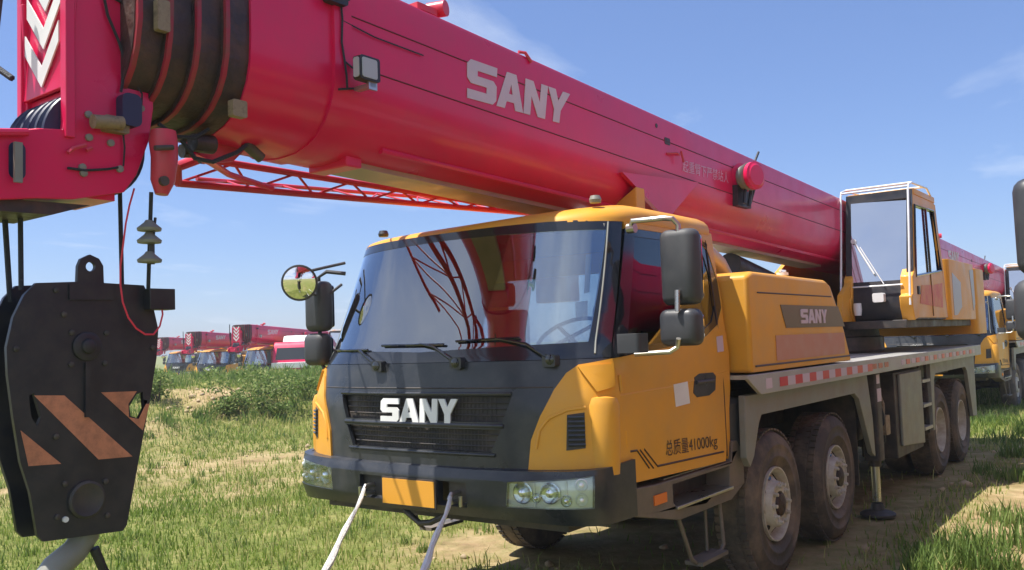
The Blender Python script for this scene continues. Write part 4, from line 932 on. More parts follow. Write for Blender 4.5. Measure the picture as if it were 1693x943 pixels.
for x_ in (OX0-.03, OX1-.01):
    hr.tube([(x_, Fo(2.1)-.10, 2.15), (x_, Fo(2.3)-.10, 2.3), (x_, Fo(3.0)-.11, 3.0), (x_, Fo(3.4)-.10, 3.55), (x_, Fo(3.4)-.06, 3.62), (x_, Fo(3.4)+.1, 3.66), (x_, 8.5, 3.68), (x_, 8.7, 3.60)], .013, 8)
hr.tube([(OX0-.03, Fo(3.4)-.08, 3.60), (OX1-.01, Fo(3.4)-.08, 3.60)], .012, 8); hr.tube([(OX0-.03, Fo(3.4)+.12, 3.665), (OX1-.01, Fo(3.4)+.12, 3.665)], .015, 8); hr.tube([(OX0-.03, 8.3, 3.675), (OX1-.01, 8.3, 3.675)], .015, 8)
hr.tube([(OX0+.1, Fo(2.4)-.06, 2.40), (OX1-.1, Fo(2.4)-.06, 2.40)], .010, 6)
part('handrail', hr, MATS['white_handrail'], OC)
wp = Vector((OX0+.10, Fo(2.98)-.03, 2.98)); 
part('wiper', MB().tube([wp, (OX0+.35, Fo(2.55)-.04, 2.55)], .012, 6).tube([(OX0+.18, Fo(2.9)-.04, 2.90), (OX0+.46, Fo(2.42)-.04, 2.42)], .007, 6).lathe([(-.02, .03), (.02, .03)], wp, (0, -1, 0), 10), MATS['white_handrail'], OC)
part('work_lamp', MB().rbox((OX0+.35, Fo(2.25)-.13, 2.20), (OX0+.48, Fo(2.25)-.03, 2.31), .02, 1), MATS['white_paint'], OC, bevel=.01)
part('beacon', MB().lathe([(2.05, .04), (2.12, .05), (2.2, .045)], (OX0+.16, Fo(2.2)-.08, 0), (0, 0, 1), 12), MATS['white_handrail'], OC)
st_ = part('operator_seat', MB().rbox((.62, 8.2, 2.3), (1.08, 8.7, 2.46), .05, 2).rbox((.64, 8.62, 2.46), (1.06, 8.76, 3.1), .05, 1), MATS['seat_fabric'], OC)

# ---- boom ----
def btop(y): return 3.835 - .036*y
def bbend(y): return 3.338 - .029*y
def bbot(y): return 2.905 - .026*y
def usec(y, hw, grow=0.0, n=14):
    """closed outline of the boom at y: flat top and sides, rounded belly"""
    zt, zb_, zn = btop(y)+grow, bbend(y), bbot(y)-grow; h = hw+grow; pts = [(-h+.05, zt), (h-.05, zt), (h-.015, zt-.015), (h, zt-.05), (h, zb_)]
    for k in range(1, n):
        a_ = math.pi*k/n; pts.append((h*math.copysign(abs(math.cos(a_))**.82, math.cos(a_)), zb_-(zb_-zn)*math.sin(a_)**.82))
    pts += [(-h, zb_), (-h, zt-.05), (-h+.015, zt-.015)]
    return [Vector((x_, y, z_)) for x_, z_ in pts]
def loft(mb, secs):
    rs = [[mb.bm.verts.new(p) for p in s_] for s_ in secs]
    for q, w_ in zip(rs, rs[1:]):
        for k in range(len(q)): mb.bm.faces.new([q[k], q[(k+1) % len(q)], w_[(k+1) % len(q)], w_[k]])
    mb.bm.faces.new(rs[0]); mb.bm.faces.new(rs[-1][::-1]); return mb
BM = part('boom', loft(MB(), [usec(y, .45) for y in (-.84, 2, 5, 8, 11.4)]), MATS['red_paint'], sharp=28)
part('boom_head_section', loft(MB(), [usec(y, .435, .005) for y in (-1.42, -.84)]), MATS['red_paint'], BM, sharp=28)
part('boom_collar', loft(MB(), [usec(y, .45, .012) for y in (-.92, -.80)]), MATS['red_paint'], BM, sharp=28)
# seams along the near flank
mb = MB()
for fn in (lambda y: bbend(y)+.004, lambda y: bbend(y)+.27):
    for sx in (.45, -.45): mb.tube([(sx, y, fn(y)) for y in np.linspace(-.8, 8, 8)], .0045, 5)
part('weld_seam', mb, MATS['red_seam'], BM)
part('belly_lip', MB().tube([(.30, y, bbot(y)+.07) for y in (-.45, 3, 8)], .02, 8), MATS['red_paint'], BM)
part('belly_pad', MB().box((-.12, -.62, bbot(-.5)-.025), (.20, -.50, bbot(-.5)+.05)), MATS['red_paint'], BM, bevel=.01)
part('belly_bounce_strip', MB().prism([(-.10, -.50, bbot(-.5)-.012), (.16, -.50, bbot(-.5)-.012), (.16, 7.5, bbot(7.5)-.012), (-.10, 7.5, bbot(7.5)-.012)], (0, 0, .03)), MATS['dusty_pipe_and_bounce'], BM)  # added strip; its tan stands in for light reflected under the boom
# nested collars: greased black bands with worn red rims
yk = -1.42
for k, (hw, yf) in enumerate(((.425, -1.55), (.395, -1.68), (.365, -1.80), (.335, -1.93))):
    zo = .03*k
    def us(y, h_, g_=0, zo=zo):
        return [Vector((p.x, p.y, p.z-zo*.5 if p.z > bbend(y) else p.z+zo*.55)) for p in usec(y, h_, g_)]
    c_ = part('boom_section', loft(MB(), [us(yf-.004, hw-.016), us(yf+.021, hw-.016), us(yf+.022, hw), us(yk, hw)]), MATS['rusty_greased_steel'], BM, sharp=28)
    part('section_rim', loft(MB(), [us(yf, hw, .004), us(yf+.022, hw, .004)]), MATS['worn_collar_edge'], c_, sharp=28)
    yk = yf+.01
part('guide_block', MB().rbox((.34, -1.86, 3.30), (.375, -1.80, 3.44), .01, 0).rbox((.36, -1.5, 2.98), (.40, -1.42, 3.06), .01, 0), MATS['tan_solenoid'], BM)
# lettering on the boom
A0, A1 = X(.452, 772, 162), X(.452, 936, 207); B0, B1 = X(.452, 772, 96), X(.452, 942, 156)
mb = MB()
def bl(u, v):
    p = A0.lerp(A1, u).lerp(B0.lerp(B1, u), v); return Vector((.4515, p.y, p.z))
for loops in sany(bl, gap=.02): mb.prism(loops[0], (.004, 0, 0), loops[1:])
part('maker_lettering', mb, MATS['faded_lettering'], BM, sharp=20)
q0, q1, q2 = X(.452, 1128, 284), X(.452, 1204, 304), X(.452, 1128, 264)
cjk('起重臂下严禁站人', q0, q1, q2, 'warning_lettering', BM, MATS['worn_lettering'], off=.003)
# flood light, wires, hole, bracket, hose reel, antenna
fl = part('flood_light', MB().rbox((.52, -.90, 3.24), (.575, -.76, 3.365), .015, 0), MATS['black_paint'], BM, bevel=.006)
c1 = X(.56, 596, 97)
FLc = X(.58, 607, 116)
fl.location = FLc - Vector((.55, -.83, 3.30)); fl.rotation_euler.z = 0
part('lamp_face', MB().rbox((.527, -.905, 3.25), (.568, -.899, 3.352), .012, 1).rbox((.5755, -.89, 3.25), (.58, -.785, 3.352), .012, 0), MATS['grey_decal'], fl)
part('lamp_bracket', MB().box((.44, -.82, 3.215), (.56, -.78, 3.235)).box((.545, -.83, 3.2), (.56, -.77, 3.26)), MATS['bare_steel'], fl)
mb = MB(); mb.tube([X(.47, 562, -10), X(.47, 566, 30), X(.47, 565, 70), X(.47, 569, 96), X(.47, 573, 125), X(.47, 574, 145)], .006, 5)
mb.tube([X(.46, 568, 100), X(.47, 582, 112), X(.50, 596, 118)], .005, 5); mb.tube([X(.455, 560, 148), X(.46, 600, 146)], .006, 5)
mb.tube([X(.46, 566, 34), X(.46, 620, 62), X(.46, 700, 92)], .004, 5)
part('lamp_wire', mb, MATS['wire_rope'], BM)
jb = X(.47, 555, 2); part('cable_clamp', MB().rbox((.45, jb.y-.07, jb.z-.02), (.50, jb.y+.06, jb.z+.05), .015, 0).tube([(.48, jb.y-.1, jb.z+.03), (.50, jb.y-.02, jb.z+.0), (.48, jb.y+.08, jb.z+.03)], .012, 6), MATS['black_paint'], BM)
p1 = X(.45, 1103, 234); part('inspection_hole', MB().rbox((.449, p1.y-.05, p1.z-.03), (.453, p1.y+.05, p1.z+.03), .015, 0), MATS['chassis_black'], BM)
p1 = X(.45, 1085, 208); part('bolt_hole', MB().lathe([(0, .02), (.003, .02)], (.45, p1.y, p1.z), (1, 0, 0), 10), MATS['chassis_black'], BM)
p1 = X(.48, 1116, 256); part('cable_guide', MB().tube([(.45, p1.y-.1, p1.z), (.50, p1.y, p1.z+.01), (.45, p1.y+.15, p1.z+.03)], .010, 6).tube([(.50, p1.y+.08, p1.z+.04), (.50, p1.y+.12, p1.z-.05)], .010, 6), MATS['faded_red_paint'], BM)
rc_ = X(.56, 1236, 293)
rl = part('hose_reel', MB().lathe([(-.10, .10), (-.09, .14), (-.07, .15), (-.06, .10), (.05, .09), (.06, .135), (.10, .135), (.105, .11), (.115, .10), (.117, .0)], rc_, (.8, -.25, 0), 26), MATS['red_paint'], BM)
mb = MB()
for k in range(7): a_ = 2*math.pi*k/7; mb.lathe([(0, .115+.004*k), (.011, .115)], rc_+Vector((.8, -.25, 0)).normalized()*(-.05+.014*k), (.8, -.25, 0), 20)
part('reel_cable', mb, MATS['grey_paint'], rl)
part('reel_bracket', MB().tube([rc_+Vector((-.02, -.02, -.12)), rc_+Vector((-.02, -.06, -.26))], .018, 6).tube([rc_+Vector((0, .08, -.10)), rc_+Vector((-.02, .05, -.28))], .018, 6).tube([rc_+Vector((0, .18, -.05)), rc_+Vector((-.04, .12, -.24))], .018, 6).box((.44, rc_.y-.12, rc_.z-.28), (.50, rc_.y+.2, rc_.z-.08)), MATS['black_paint'], rl)
part('boom_antenna', MB().tube([X(.4, 1247, 270), X(.4, 1250, 262), X(.4, 1254, 252)], .014, 6), MATS['black_paint'], BM)
# roller / hook bracket on the boom's top
p1 = X(.3, 712, 12)
rb = part('rope_guide', MB().rbox((.20, p1.y-.16, p1.z-.06), (.34, p1.y+.02, p1.z-.02), .01, 2).lathe([(-.06, .05), (.06, .05)], (.30, p1.y+.06, p1.z), (1, .3, 0), 14).box((.24, p1.y-.1, btop(p1.y)-.02), (.30, p1.y, p1.z-.03)), MATS['faded_red_paint'], BM, bevel=.004)
part('red_rag', MB().tube([(.42, .74, btop(.74)+.005), (.44, .79, btop(.79)+.008), (.46, .83, btop(.83)-.05)], .012, 5), MATS['faded_red_paint'], BM)
# gusset, boom rest and lift cylinder
part('boom_gusset', MB().prism([(.452, X(.45, 1022, 286).y, X(.45, 1022, 286).z), (.452, X(.45, 1096, 345).y, X(.45, 1096, 345).z-.1), (.452, X(.45, 1150, 330).y, X(.45, 1150, 303).z)], (.035, 0, 0)), MATS['red_paint'], BM)
part('boom_rest', MB().prism([(.15, 2.12, 2.2), (.15, 2.12, 2.85), (.50, 2.12, 3.06), (.50, 2.12, 2.2)], (0, .14, 0)).prism([(-.15, 2.12, 2.2), (-.15, 2.12, 2.85), (-.50, 2.12, 3.06), (-.50, 2.12, 2.2)], (0, .14, 0)), MATS['yellow_paint'], bevel=.01)
part('lift_cylinder', MB().tube([(0, 5.0, 2.62), (0, 8.6, 2.1)], .13, 18), MATS['black_paint'])
# boom head: side cheeks, chevron guard, sheaves
HX = .20
def hp_(px, py): p = X(HX, px, py); return (p.y, p.z)
cheek = [hp_(*q) for q in ((104, -30), (250, -30), (250, 60), (254, 180), (246, 235), (226, 290), (206, 318), (120, 330), (60, 328), (0, 330))]
cheek += [(-2.62, cheek[-1][1]+.02), (-2.66, 2.66), (-2.60, 2.74)] + [hp_(*q) for q in ((60, 212), (104, 214), (113, 150))]
HD = part('boom_head', MB().prism([(HX, a_, b_) for a_, b_ in cheek], (-.03, 0, 0)), MATS['red_paint'], BM, bevel=.005)
part('head_cheek', MB().prism([(-HX, a_, b_) for a_, b_ in cheek], (.03, 0, 0)), MATS['red_paint'], HD, bevel=.005)
yf = hp_(113, 60)[0]
part('head_core', MB().box((-.17, -1.98, 3.02), (.17, -1.70, 3.6)), MATS['red_paint'], HD)
grd = part('chevron_guard', MB().prism([(-HX-.02, yf-.01, 3.02), (HX+.015, yf-.01, 3.02), (HX+.015, yf+.03, 3.75), (-HX-.02, yf+.03, 3.75)], (0, .02, 0)).box((HX-.03, yf-.02, 2.80), (HX+.018, yf+.02, 3.75)).box((-HX-.02, yf-.02, 2.80), (-HX+.02, yf+.02, 3.75)), MATS['red_paint'], HD, bevel=.004)
mb = MB()
for z_ in (3.05, 3.22, 3.39, 3.56): mb.prism([(0, yf-.013+.05*(z_-3.02), z_), (.15, yf-.013+.05*(z_-3.02), z_+.17), (.15, yf-.013+.05*(z_-3.02), z_+.26), (0, yf-.013+.05*(z_-3.02), z_+.09), (-.15, yf-.013+.05*(z_-3.02), z_+.26), (-.15, yf-.013+.05*(z_-3.02), z_+.17)], (0, -.006, 0))
part('white_chevron', mb, MATS['white_paint'], grd)
part('head_box', MB().box((-.17, -2.55, 2.56), (.17, -1.95, 2.72)).box((-.17, yf+.02, 2.98), (.17, -1.95, 3.02)), MATS['red_paint'], HD)
shp = []
for k in range(5):
    x_ = -.14+.07*k
    part('sheave', MB().lathe([(-.03, .06), (-.028, .225), (-.02, .23), (-.004, .198), (.004, .198), (.02, .23), (.028, .225), (.03, .06)], (x_, -2.03, 2.80), (1, 0, 0), 40), MATS['blue_sheave'], HD)
mb = MB()
for k in range(5):
    x_ = -.14+.07*k; mb.tube([(x_, -2.03-.212*math.cos(a_), 2.80+.212*math.sin(a_)) for a_ in np.linspace(-.3, 2.2, 18)], .010, 6)
part('sheave_rope', mb, MATS['grey_paint'], HD)
part('cross_bar', MB().tube([(HX+.02, -2.34, 2.79), (HX+.02, -2.62, 2.745), (-HX, -2.66, 2.74)], .016, 8), MATS['red_paint'], HD)
ls_ = X(HX, 28, 266); part('lower_slot', MB().rbox((HX-.01, ls_.y-.032, ls_.z-.075), (HX+.004, ls_.y+.032, ls_.z+.075), .028, 0), MATS['blue_sheave'], HD)
part('bolt_bar', MB().box((HX+.03, X(HX+.05, 30, 260).y-.01, 2.58), (HX+.045, X(HX+.05, 30, 260).y+.02, 2.74)), MATS['grey_paint'], HD)
part('head_skid', MB().prism([(-.17, -2.60, 2.52), (-.17, -2.06, 2.53), (-.17, -2.22, 2.475), (-.17, -2.60, 2.47)], (.34, 0, 0)), MATS['rusty_greased_steel'], HD)
sv = X(HX+.02, 170, 207)
sol = part('solenoid_valve', MB().tube([(HX+.05, sv.y-.06, sv.z), (HX+.05, sv.y+.07, sv.z+.015)], .030, 12).rbox((HX, sv.y+.0, sv.z-.025), (HX+.04, sv.y+.11, sv.z+.045), .01, 0), MATS['tan_solenoid'], HD)
mv = X(HX+.02, 212, 185); part('hydraulic_motor', MB().rbox((HX, mv.y-.045, mv.z-.07), (HX+.055, mv.y+.045, mv.z+.075), .03, 0), MATS['blue_sheave'], HD, bevel=.01)
mb = MB()
for q in ((145, 190), (146, 228), (182, 237), (135, 277), (197, 280), (232, 180), (137, 287)): p_ = X(HX, *q); mb.lathe([(0, .016), (.012, .016), (.014, .01)], (HX, p_.y, p_.z), (1, 0, 0), 8)
part('bolt', mb, MATS['grey_paint'], HD)
mb = MB(); mb.tube([X(HX+.015, *q) for q in ((172, -5), (178, 25), (197, 70), (206, 100), (204, 130), (200, 152))], .007, 6)
mb.tube([X(HX+.012, *q) for q in ((205, 132), (222, 138), (235, 155), (234, 175))], .004, 5); mb.tube([X(HX+.012, *q) for q in ((112, 278), (140, 282), (178, 280), (195, 277))], .006, 6)
mb.tube([X(HX+.012, *q) for q in ((203, 215), (206, 245), (204, 275))], .004, 5); mb.tube([X(HX+.01, *q) for q in ((182, -6), (200, 4), (214, 2))], .006, 5)
part('control_cable', mb, MATS['wire_rope'], HD)
part('latch_bar', MB().tube([X(HX+.02, *q) for q in ((112, 253), (122, 245), (142, 240))], .009, 6).tube([X(HX+.02, *q) for q in ((143, 249), (152, 245))], .009, 6), MATS['faded_red_paint'], HD)
part('head_stay', MB().tube([X(.0, 20, 130), X(-.1, -15, 105)], .014, 6).tube([(-.22, -2.30, 2.7), (-.24, -2.36, 3.3), (-.24, -2.36, 3.9)], .020, 8).prism([(-.24, -2.28, 3.1), (-.24, -2.42, 3.5), (-.24, -2.24, 3.5)], (.02, 0, 0)), MATS['wire_rope'], HD)
# lugs between head and jib
part('jib_lug', MB().tube([X(-.1, *q) for q in ((300, 250), (340, 250), (400, 245), (420, 250))], .035, 10).tube([X(-.1, *q) for q in ((330, 262), (390, 250))], .03, 8), MATS['rusty_greased_steel'], BM)
part('jib_hinge', MB().tube([(.15, -1.55, 2.83), (.0, -1.35, 2.84), (-.2, -1.1, 2.84), (-.35, -.7, 2.83)], .018, 8), MATS['red_paint'], BM)
mb = MB(); a0_ = X(.12, 330, 240); a1_ = X(.12, 425, 262)
part('damper', MB().tube([X(.16, 318, 236), X(.16, 352, 240)], .045, 14), MATS['rusty_greased_steel'], BM, bevel=.003)
part('pivot_pin', MB().tube([X(.10, 405, 238), X(.10, 432, 262)], .028, 12), MATS['chassis_black'], BM)
part('head_hose', MB().tube([X(.18, 300, 232), X(.18, 322, 262), X(.18, 352, 268), X(.18, 392, 252), X(.18, 408, 240)], .011, 7), MATS['wire_rope'], BM)
part('head_hose', MB().tube([X(.2, 262, 205), X(.2, 290, 226), X(.2, 322, 228), X(.2, 345, 214)], .010, 7), MATS['wire_rope'], BM)
part('link_plate', MB().prism([X(.0, *q) for q in ((322, 246), (372, 232), (400, 250), (382, 268), (335, 272))], (.02, 0, 0)), MATS['faded_red_paint'], BM)
# rope socket
sk_ = part('wedge_socket', MB().tube([X(.26, 270, 217), X(.26, 270, 235), X(.26, 272, 262), X(.26, 269, 300), X(.26, 267, 322)], [.055, .062, .058, .052, .028], 14), MATS['faded_red_paint'], HD)
part('socket_pin', MB().tube([X(.33, 256, 245), X(.33, 286, 244)], .012, 8).lathe([(0, .022), (.02, .022)], X(.30, 269, 300), (1, 0, 0), 10), MATS['chassis_black'], sk_)
# lattice jib stowed beside the boom
xj = -.52
def JP(px, py, x_=xj): return X(x_, px, py)
l0, l1 = JP(292, 303), JP(884, 354); u0, u1 = JP(330, 262), JP(880, 349)
f0, f1 = X(-1.05, 325, 296), X(-1.05, 830, 337); w0, w1 = X(-1.05, 430, 240), X(-1.05, 880, 345)
jib = part('lattice_jib', MB().tube([l0, l1], .021, 10).tube([u0, u1], .021, 10).tube([l0, l0.lerp(u0, .5)+Vector((.05, -.1, 0)), u0], .03, 10), MATS['faded_red_paint'])
mb = MB(); mb.tube([f0, f1], .014, 8)
part('far_chord', mb, MATS['faded_red_paint'], jib)
mb = MB(); n_ = 7
for k in range(n_):
    t0_, t1_ = k/n_, (k+.5)/n_; t2_ = (k+1)/n_
    mb.tube([l0.lerp(l1, t0_), u0.lerp(u1, t1_)], .008, 6); mb.tube([u0.lerp(u1, t1_), l0.lerp(l1, t2_)], .008, 6)
    mb.tube([l0.lerp(l1, t0_), f0.lerp(f1, t1_)], .007, 6); mb.tube([f0.lerp(f1, t1_), l0.lerp(l1, t2_)], .007, 6)
part('lattice_brace', mb, MATS['faded_red_paint'], jib)

# ================================================================== HOOK BLOCK, ROPES, STRAPS
HB = empty('hook_block', (0, -1.95, .95)); tag(HB, 'black steel hook block with orange-brown warning stripes hanging under the boom head', 'hook block')
hbl = Vector(HB.location)
def hpart(name, mb, m, parent=None, bevel=0, label=None):
    for v in mb.bm.verts: v.co -= hbl
    o = mb.build(name, m, parent or HB, bevel); 
    if label: o['label'] = label
    return o
XN = .10
def HP(px, py, x_=XN): return X(x_, px, py)
outl = [(60, 468), (128, 466), (129, 440), (134, 428), (149, 421), (164, 428), (171, 440), (172, 468), (238, 472), (252, 500), (262, 545), (259, 592), (250, 650), (241, 700), (226, 780), (210, 868), (203, 878), (72, 896), (62, 886), (50, 815), (34, 765), (22, 690), (13, 620), (11, 575), (22, 525), (40, 488)]
holes = [[(143, 436), (155, 434), (157, 446), (145, 448)], [(48, 655), (56, 650), (68, 690), (62, 704), (52, 690)], [(226, 652), (236, 648), (238, 675), (230, 692), (216, 688), (214, 672)]]
def hexa(c, r, n=14): return [(c[0]+r*math.cos(2*math.pi*k/n), c[1]+r*math.sin(2*math.pi*k/n)) for k in range(n)]
holes[0] = hexa((150, 441), 8)
P1 = [HP(*q) for q in outl]; HH = [[HP(*q) for q in h_] for h_ in holes]
pl = hpart('side_plate', MB().prism(P1, (-.022, 0, 0), HH), MATS['black_paint'], bevel=.003)
hpart('side_plate', MB().prism([Vector((-XN+.022, p.y, p.z)) for p in P1 if p.z < 2.24], (-.022, 0, 0)), MATS['black_paint'], bevel=.003)
xs_ = XN+.0005
hpart('warning_stripe', MB().prism([HP(*q, xs_) for q in ((56, 654), (106, 654), (219, 755), (163, 760))], (.0015, 0, 0)), MATS['orange_reflector'], pl)
hpart('warning_stripe', MB().prism([HP(*q, xs_) for q in ((167, 649), (226, 647), (212, 668), (213, 690), (229, 693), (241, 668), (247, 668), (236, 712))], (.0015, 0, 0)), MATS['orange_reflector'], pl)
hpart('warning_stripe', MB().prism([HP(*q, xs_) for q in ((34, 712), (101, 767), (47, 771))], (.0015, 0, 0)), MATS['orange_reflector'], pl)
c = HP(143, 573); hpart('sheave_pin', MB().lathe([(0, .062), (.012, .062), (.016, .05), (.016, .032), (.030, .030), (.034, .018)], c, (1, 0, 0), 28), MATS['black_paint'], bevel=.002)
c = HP(142, 826); hpart('trunnion', MB().lathe([(0, .078), (.014, .078), (.02, .068), (.012, .052), (.012, 0)], c, (1, 0, 0), 32), MATS['chassis_black'])
hpart('rib', MB().prism([HP(*q, XN) for q in ((139, 600), (147, 600), (147, 690), (139, 690))], (.014, 0, 0)), MATS['black_paint'])
hpart('rib', MB().prism([HP(*q, XN) for q in ((113, 470), (186, 470), (186, 496), (113, 496))], (.010, 0, 0)), MATS['black_paint'])
mb = MB()
for q in ((92, 480), (118, 550), (117, 603), (173, 601), (175, 551), (105, 520), (107, 800), (174, 796), (177, 852), (94, 855), (26, 577), (252, 575), (92, 722), (144, 680)): p_ = HP(*q); mb.lathe([(0, .012), (.009, .012), (.012, .006)], p_, (1, 0, 0), 8)
hpart('bolt', mb, MATS['chassis_black'])
p_ = HP(107, 859); hpart('grease_nipple', MB().lathe([(0, .012), (.012, .012)], p_, (1, 0, 0), 10), MATS['white_paint'])
for x_ in (-.05, .0, .05):
    hpart('sheave', MB().lathe([(-.022, .05), (-.02, .235), (-.006, .21), (.006, .21), (.02, .235), (.022, .05)], (x_, HP(143, 573).y, HP(143, 573).z), (1, 0, 0), 40), MATS['rusty_greased_steel'])
cb_ = HP(142, 826, 0); hpart('crosshead', MB().lathe([(-.08, .07), (.08, .07)], cb_, (1, 0, 0), 20).box((-.078, cb_.y-.12, cb_.z-.13), (.078, cb_.y+.10, cb_.z-.02)), MATS['chassis_black'])
hc = Vector((0, cb_.y, cb_.z-.13))
hkp = []; 
pts_h = [(.01, .04), (0, -.02), (-.05, -.08), (-.13, -.13), (-.20, -.21), (-.21, -.33), (-.13, -.43), (0, -.45), (.10, -.38), (.13, -.28)]
hpart('hook', MB().tube([hc+Vector((0, a_, b_)) for a_, b_ in pts_h], [.05, .055, .055, .058, .06, .062, .064, .055, .04, .015], 14), MATS['grey_paint'])
hpart('safety_latch', MB().tube([hc+Vector((.03, .02, -.08)), hc+Vector((.03, .06, -.18)), hc+Vector((.02, .13, -.28)), hc+Vector((.0, .15, -.36))], [.022, .020, .016, .012], 8).lathe([(-.04, .03), (.04, .03)], hc+Vector((.02, .09, -.22)), (1, 0, 0), 12), MATS['black_paint'])
lg_ = HP(262, 495); hpart('rope_anchor', MB().box((XN-.03, HP(238, 495).y, HP(240, 513).z), (XN+.05, HP(280, 495).y, HP(240, 478).z)), MATS['black_paint'], bevel=.004)
def rope(p0, p1, r, label, sag=0):
    p0, p1 = Vector(p0), Vector(p1); mid = Vector((0, 0, 0)); loc = p1
    mb = MB(); mb.tube([(p0.lerp(p1, t_)+Vector((0, -sag*math.sin(t_*math.pi), 0)))-loc for t_ in np.linspace(0, 1, 6)], r, 8)
    o = mb.build('hoist_rope', MATS['wire_rope']); o.location = loc; tag(o, label, 'wire rope', 'hoist ropes between the boom head and the hook block'); return o
rope(X(-.08, 4, 300), X(-.08, 17, 500), .012, 'dark hoist rope at the far left, nearest the picture edge')
rope(X(.0, 33, 300), X(.0, 35, 480), .011, 'dark hoist rope second from the left edge, above the hook block corner')
rope(X(.02, 198, 305), X(.02, 202, 490), .010, 'dark hoist rope beside the red cord, right of the lifting eye')
rope(X(.24, 250, 318), X(.13, 245, 480), .009, 'dark hoist rope running through the stack of grey limit weights')
# limit switch weight
lw = X(.20, 247, 400); LW = empty('limit_switch_weight', lw - Vector((0, 0, .08))); tag(LW, 'grey stack of three cone shaped limit weights strung on the rope under the red socket', 'weight')
mb = MB()
for py in (374, 394, 426):
    z = X(.20, 247, py).z-lw.z+.08; mb.lathe([(z-.026, .018), (z-.022, .05), (z-.010, .053), (z+.016, .022), (z+.026, .016)], (0, 0, 0), (0, 0, 1), 18)
mb.build('cone', MATS['grey_paint'], LW); mb = MB(); mb.tube([(0, .012, .16), (0, .012, -.02)], .012, 8); mb.tube([(0, .03, .19), (0.012, .012, .1)], .007, 6); mb.build('core', MATS['mirror_plastic'], LW)
# red cord
rcpts = [(222, 312), (214, 340), (208, 370), (203, 410), (199, 440), (199, 470), (203, 500), (212, 525), (225, 543), (240, 553), (254, 553), (264, 540), (269, 520), (266, 500), (258, 487), (252, 483)]
p0 = X(.16, 222, 312); mb = MB(); mb.tube([X(.13 if i > 3 else .16, *q)-p0 for i, q in enumerate(rcpts)], .0045, 6)
o = mb.build('safety_cord', MATS['red_cord']); o.location = p0; tag(o, 'thin red cord looping from the boom head down over the hook block', 'cord')
# straps from the tow hooks
for a_, b_, lab in (((592, 795), (527, 943), 'pale lashing strap from the tow opening left of the number plate'), ((781, 822), (690, 943), 'pale lashing strap from the tow opening right of the number plate')):
    A_ = Vector(((-.36 if a_[0] < 700 else .36), -.02, .985)); B_ = Y(-.95, *b_); d_ = B_-A_
    E_ = A_ + d_*min(1.9, (A_.z-.03)/max(.01, A_.z-B_.z)); mb = MB(); n_ = 16; wob = []
    for i in range(n_+1):
        t_ = i/n_; wob.append(A_.lerp(E_, t_)+Vector((.012*math.sin(t_*17), 0, .010*math.sin(t_*13+1)-.05*math.sin(t_*math.pi)))-E_)
    mb.tube(wob, [.011+.008*min(1, i/6)+.003*math.sin(i*2.1) for i in range(n_+1)], 7)
    o = mb.build('lashing_strap', MATS['pale_strap']); o.location = E_; tag(o, lab, 'strap', 'pale straps tied to the front bumper')

# ================================================================== OTHER CRANES
def split_islands(names):
    for o in [o for o in bpy.data.objects if o.type == 'MESH' and o.name.split('.')[0] in names]:
        bm = bmesh.new(); bm.from_mesh(o.data); bm.verts.ensure_lookup_table(); seen = set(); isl = []
        for v in bm.verts:
            if v in seen: continue
            st = [v]; comp = []; seen.add(v)
            while st:
                q = st.pop(); comp.append(q.index)
                for e in q.link_edges:
                    n = e.other_vert(q)
                    if n not in seen: seen.add(n); st.append(n)
            isl.append(set(comp))
        if len(isl) < 2: bm.free(); continue
        bm.free()
        for k, comp in enumerate(isl):
            b2 = bmesh.new(); b2.from_mesh(o.data); bmesh.ops.delete(b2, geom=[v for v in b2.verts if v.index not in comp], context='VERTS')
            me = bpy.data.meshes.new(o.data.name); b2.to_mesh(me); b2.free()
            if not me.materials: me.materials.append(o.data.materials[0])
            if k == 0: first = me; continue
            c_ = o.copy(); c_.data = me; COL.objects.link(c_)
        o.data = first
split_islands(('bolt', 'guide_block', 'white_reflective_tape', 'red_reflective_tape', 'amber_marker', 'tail_light', 'white_patch', 'wheel_nut', 'hand_hole', 'vent_slat', 'cone', 'grey_decal', 'lamp_face', 'belly_pad', 'latch_bar', 'boom_rest', 'warning_stripe', 'weld_seam', 'stripe', 'far_chord', 'windshield_trim', 'coolant_hose', 'mirror_arm', 'socket_pin'))
children = {}
for o in bpy.data.objects:
    if o.parent: children.setdefault(o.parent.name, []).append(o)
def copy_tree(o, parent=None, skip=()):
    c_ = o.copy(); COL.objects.link(c_); c_.parent = parent
    for ch in children.get(o.name, []):
        if ch.name.split('.')[0] not in skip: copy_tree(ch, c_, skip)
    return c_
def more_crane(loc, rz, label, skip=(), sc=1.0):
    c_ = copy_tree(CR, None, skip); c_.location = loc; c_.rotation_euler.z = rz; c_.scale = (sc,)*3; c_['label'] = label; return c_
more_crane((4.77, -.54, .05), 0, 'crane at the very right edge, only its grey plastic mirror showing', skip=('lattice_jib', 'door_sticker', 'round_mirror', 'round_mirror_arm'))
SM = ('lamp_wire', 'control_cable', 'bolt', 'tread', 'wheel_nut', 'grip', 'hydraulic_hose', 'valve_block', 'wiper_pivot', 'lens_divider', 'hand_hole', 'vent_slat', 'red_rag', 'latch_bar', 'cable_guide', 'bolt_hole')
def gz_(x_, y_): return float(H(x_, y_))
def put(px, py, dist, rz, label, dz=0.0, skip=SM, ref=(0, 0, 1.4)):
    """crane whose front centre stands in the direction of a sight line at a distance"""
    d = ray(px, py); h_ = Vector((d.x, d.y, 0)).normalized(); p_ = cam_loc + h_*dist
    return more_crane((p_.x, p_.y, -.1+dz), rz, label, skip)
put(1537, 560, 21.5, R(0), 'yellow crane parked behind the rear wheels of the nearest crane')
put(428, 600, 48, R(24), 'distant crane standing just left of the red cab truck', dz=-.55)
put(345, 600, 60, R(24), 'distant crane, second to the left of the red cab truck', dz=-.55)
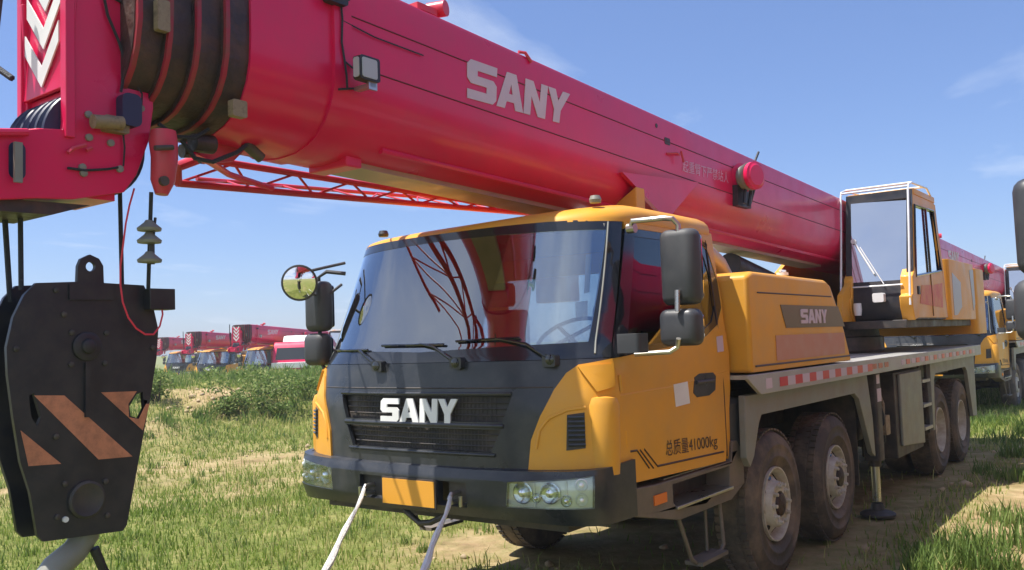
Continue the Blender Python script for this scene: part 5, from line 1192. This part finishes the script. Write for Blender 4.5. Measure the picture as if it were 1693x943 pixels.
put(290, 600, 76, R(24), 'farthest crane, its boom tip just right of the hook block', dz=-.55)
# red and white cab truck in the far row
d = ray(489, 600); h_ = Vector((d.x, d.y, 0)).normalized(); p_ = cam_loc + h_*47
RT = empty('red_cab_truck', (p_.x, p_.y, -.65), R(40)); tag(RT, 'red and white cab truck standing right of the far cranes, behind the round mirror', 'truck')
def rp(name, mb, m, par=None, bevel=0): return mb.build(name, m, par or RT, bevel)
cabp = [(0, 1.0), (-.05, 1.5), (.12, 2.0), (.38, 2.78), (.6, 2.95), (1.9, 2.95), (1.95, 1.0)]
rp('cab', MB().prism([(-1.2, y_, z_) for y_, z_ in cabp], (2.4, 0, 0)), MATS['red_paint'], bevel=.06)
rp('windshield', MB().prism([(-1.05, .15, 2.06), (1.05, .15, 2.06), (1.0, .35, 2.66), (-1.0, .35, 2.66)], (0, -.02, 0)), MATS['black_frit'])
rp('front_band', MB().box((-1.21, -.09, 1.62), (1.21, .1, 1.92)), MATS['white_paint'], bevel=.02)
rp('grille', MB().box((-.9, -.11, 1.2), (.9, 0, 1.55)), MATS['black_plastic'])
rp('bumper', MB().box((-1.24, -.2, .6), (1.24, .4, 1.05)), MATS['white_paint'], bevel=.04)
rp('roof_deflector', MB().prism([(-.8, .8, 2.95), (-.8, 1.1, 3.25), (-.8, 1.8, 3.3), (-.8, 1.9, 2.95)], (1.6, 0, 0)), MATS['white_paint'], bevel=.04)
rp('chassis', MB().box((-.9, 1.9, .8), (.9, 10, 1.3)), MATS['chassis_black']); rp('boom', MB().rbox((-.45, -1.0, 2.98), (.45, 10, 3.9), .15, 1), MATS['red_paint']) if False else None
for sx in (-1.05, 1.05):
    for y_ in (1.3, 6.5, 8.0): w_ = rp('wheel', MB().lathe([(-.14, .2), (-.14, .5), (-.1, .53), (.1, .53), (.14, .5), (.14, .2)], (sx, y_, .53), (1, 0, 0), 24), MATS['tyre_rubber'])
    rp('mirror', MB().rbox((sx*1.32-.1, .2, 1.9), (sx*1.32+.1, .3, 2.5), .03, 2).tube([(sx*1.32, .25, 2.5), (sx*1.1, .35, 2.7)], .02, 6), MATS['black_plastic'])

# ------------------------------------------------------------------ thin warm-weather haze over the yard
hz = MB().box((-260, -60, -3.5), (160, 260, 14)).build('haze', white); hz.data.materials.clear()
hm = bpy.data.materials.new('haze_air'); hm.use_nodes = True; t = hm.node_tree; t.nodes.clear()
ho = t.nodes.new('ShaderNodeOutputMaterial'); hv = t.nodes.new('ShaderNodeVolumePrincipled'); hv.inputs['Color'].default_value = (0.86, 0.92, 1.0, 1)
hv.inputs['Density'].default_value = 0.0010; hv.inputs['Anisotropy'].default_value = 0.2; t.links.new(hv.outputs[0], ho.inputs['Volume'])
hz.data.materials.append(hm); tag(hz, 'thin pale haze lying over the whole yard', 'haze', kind='stuff')
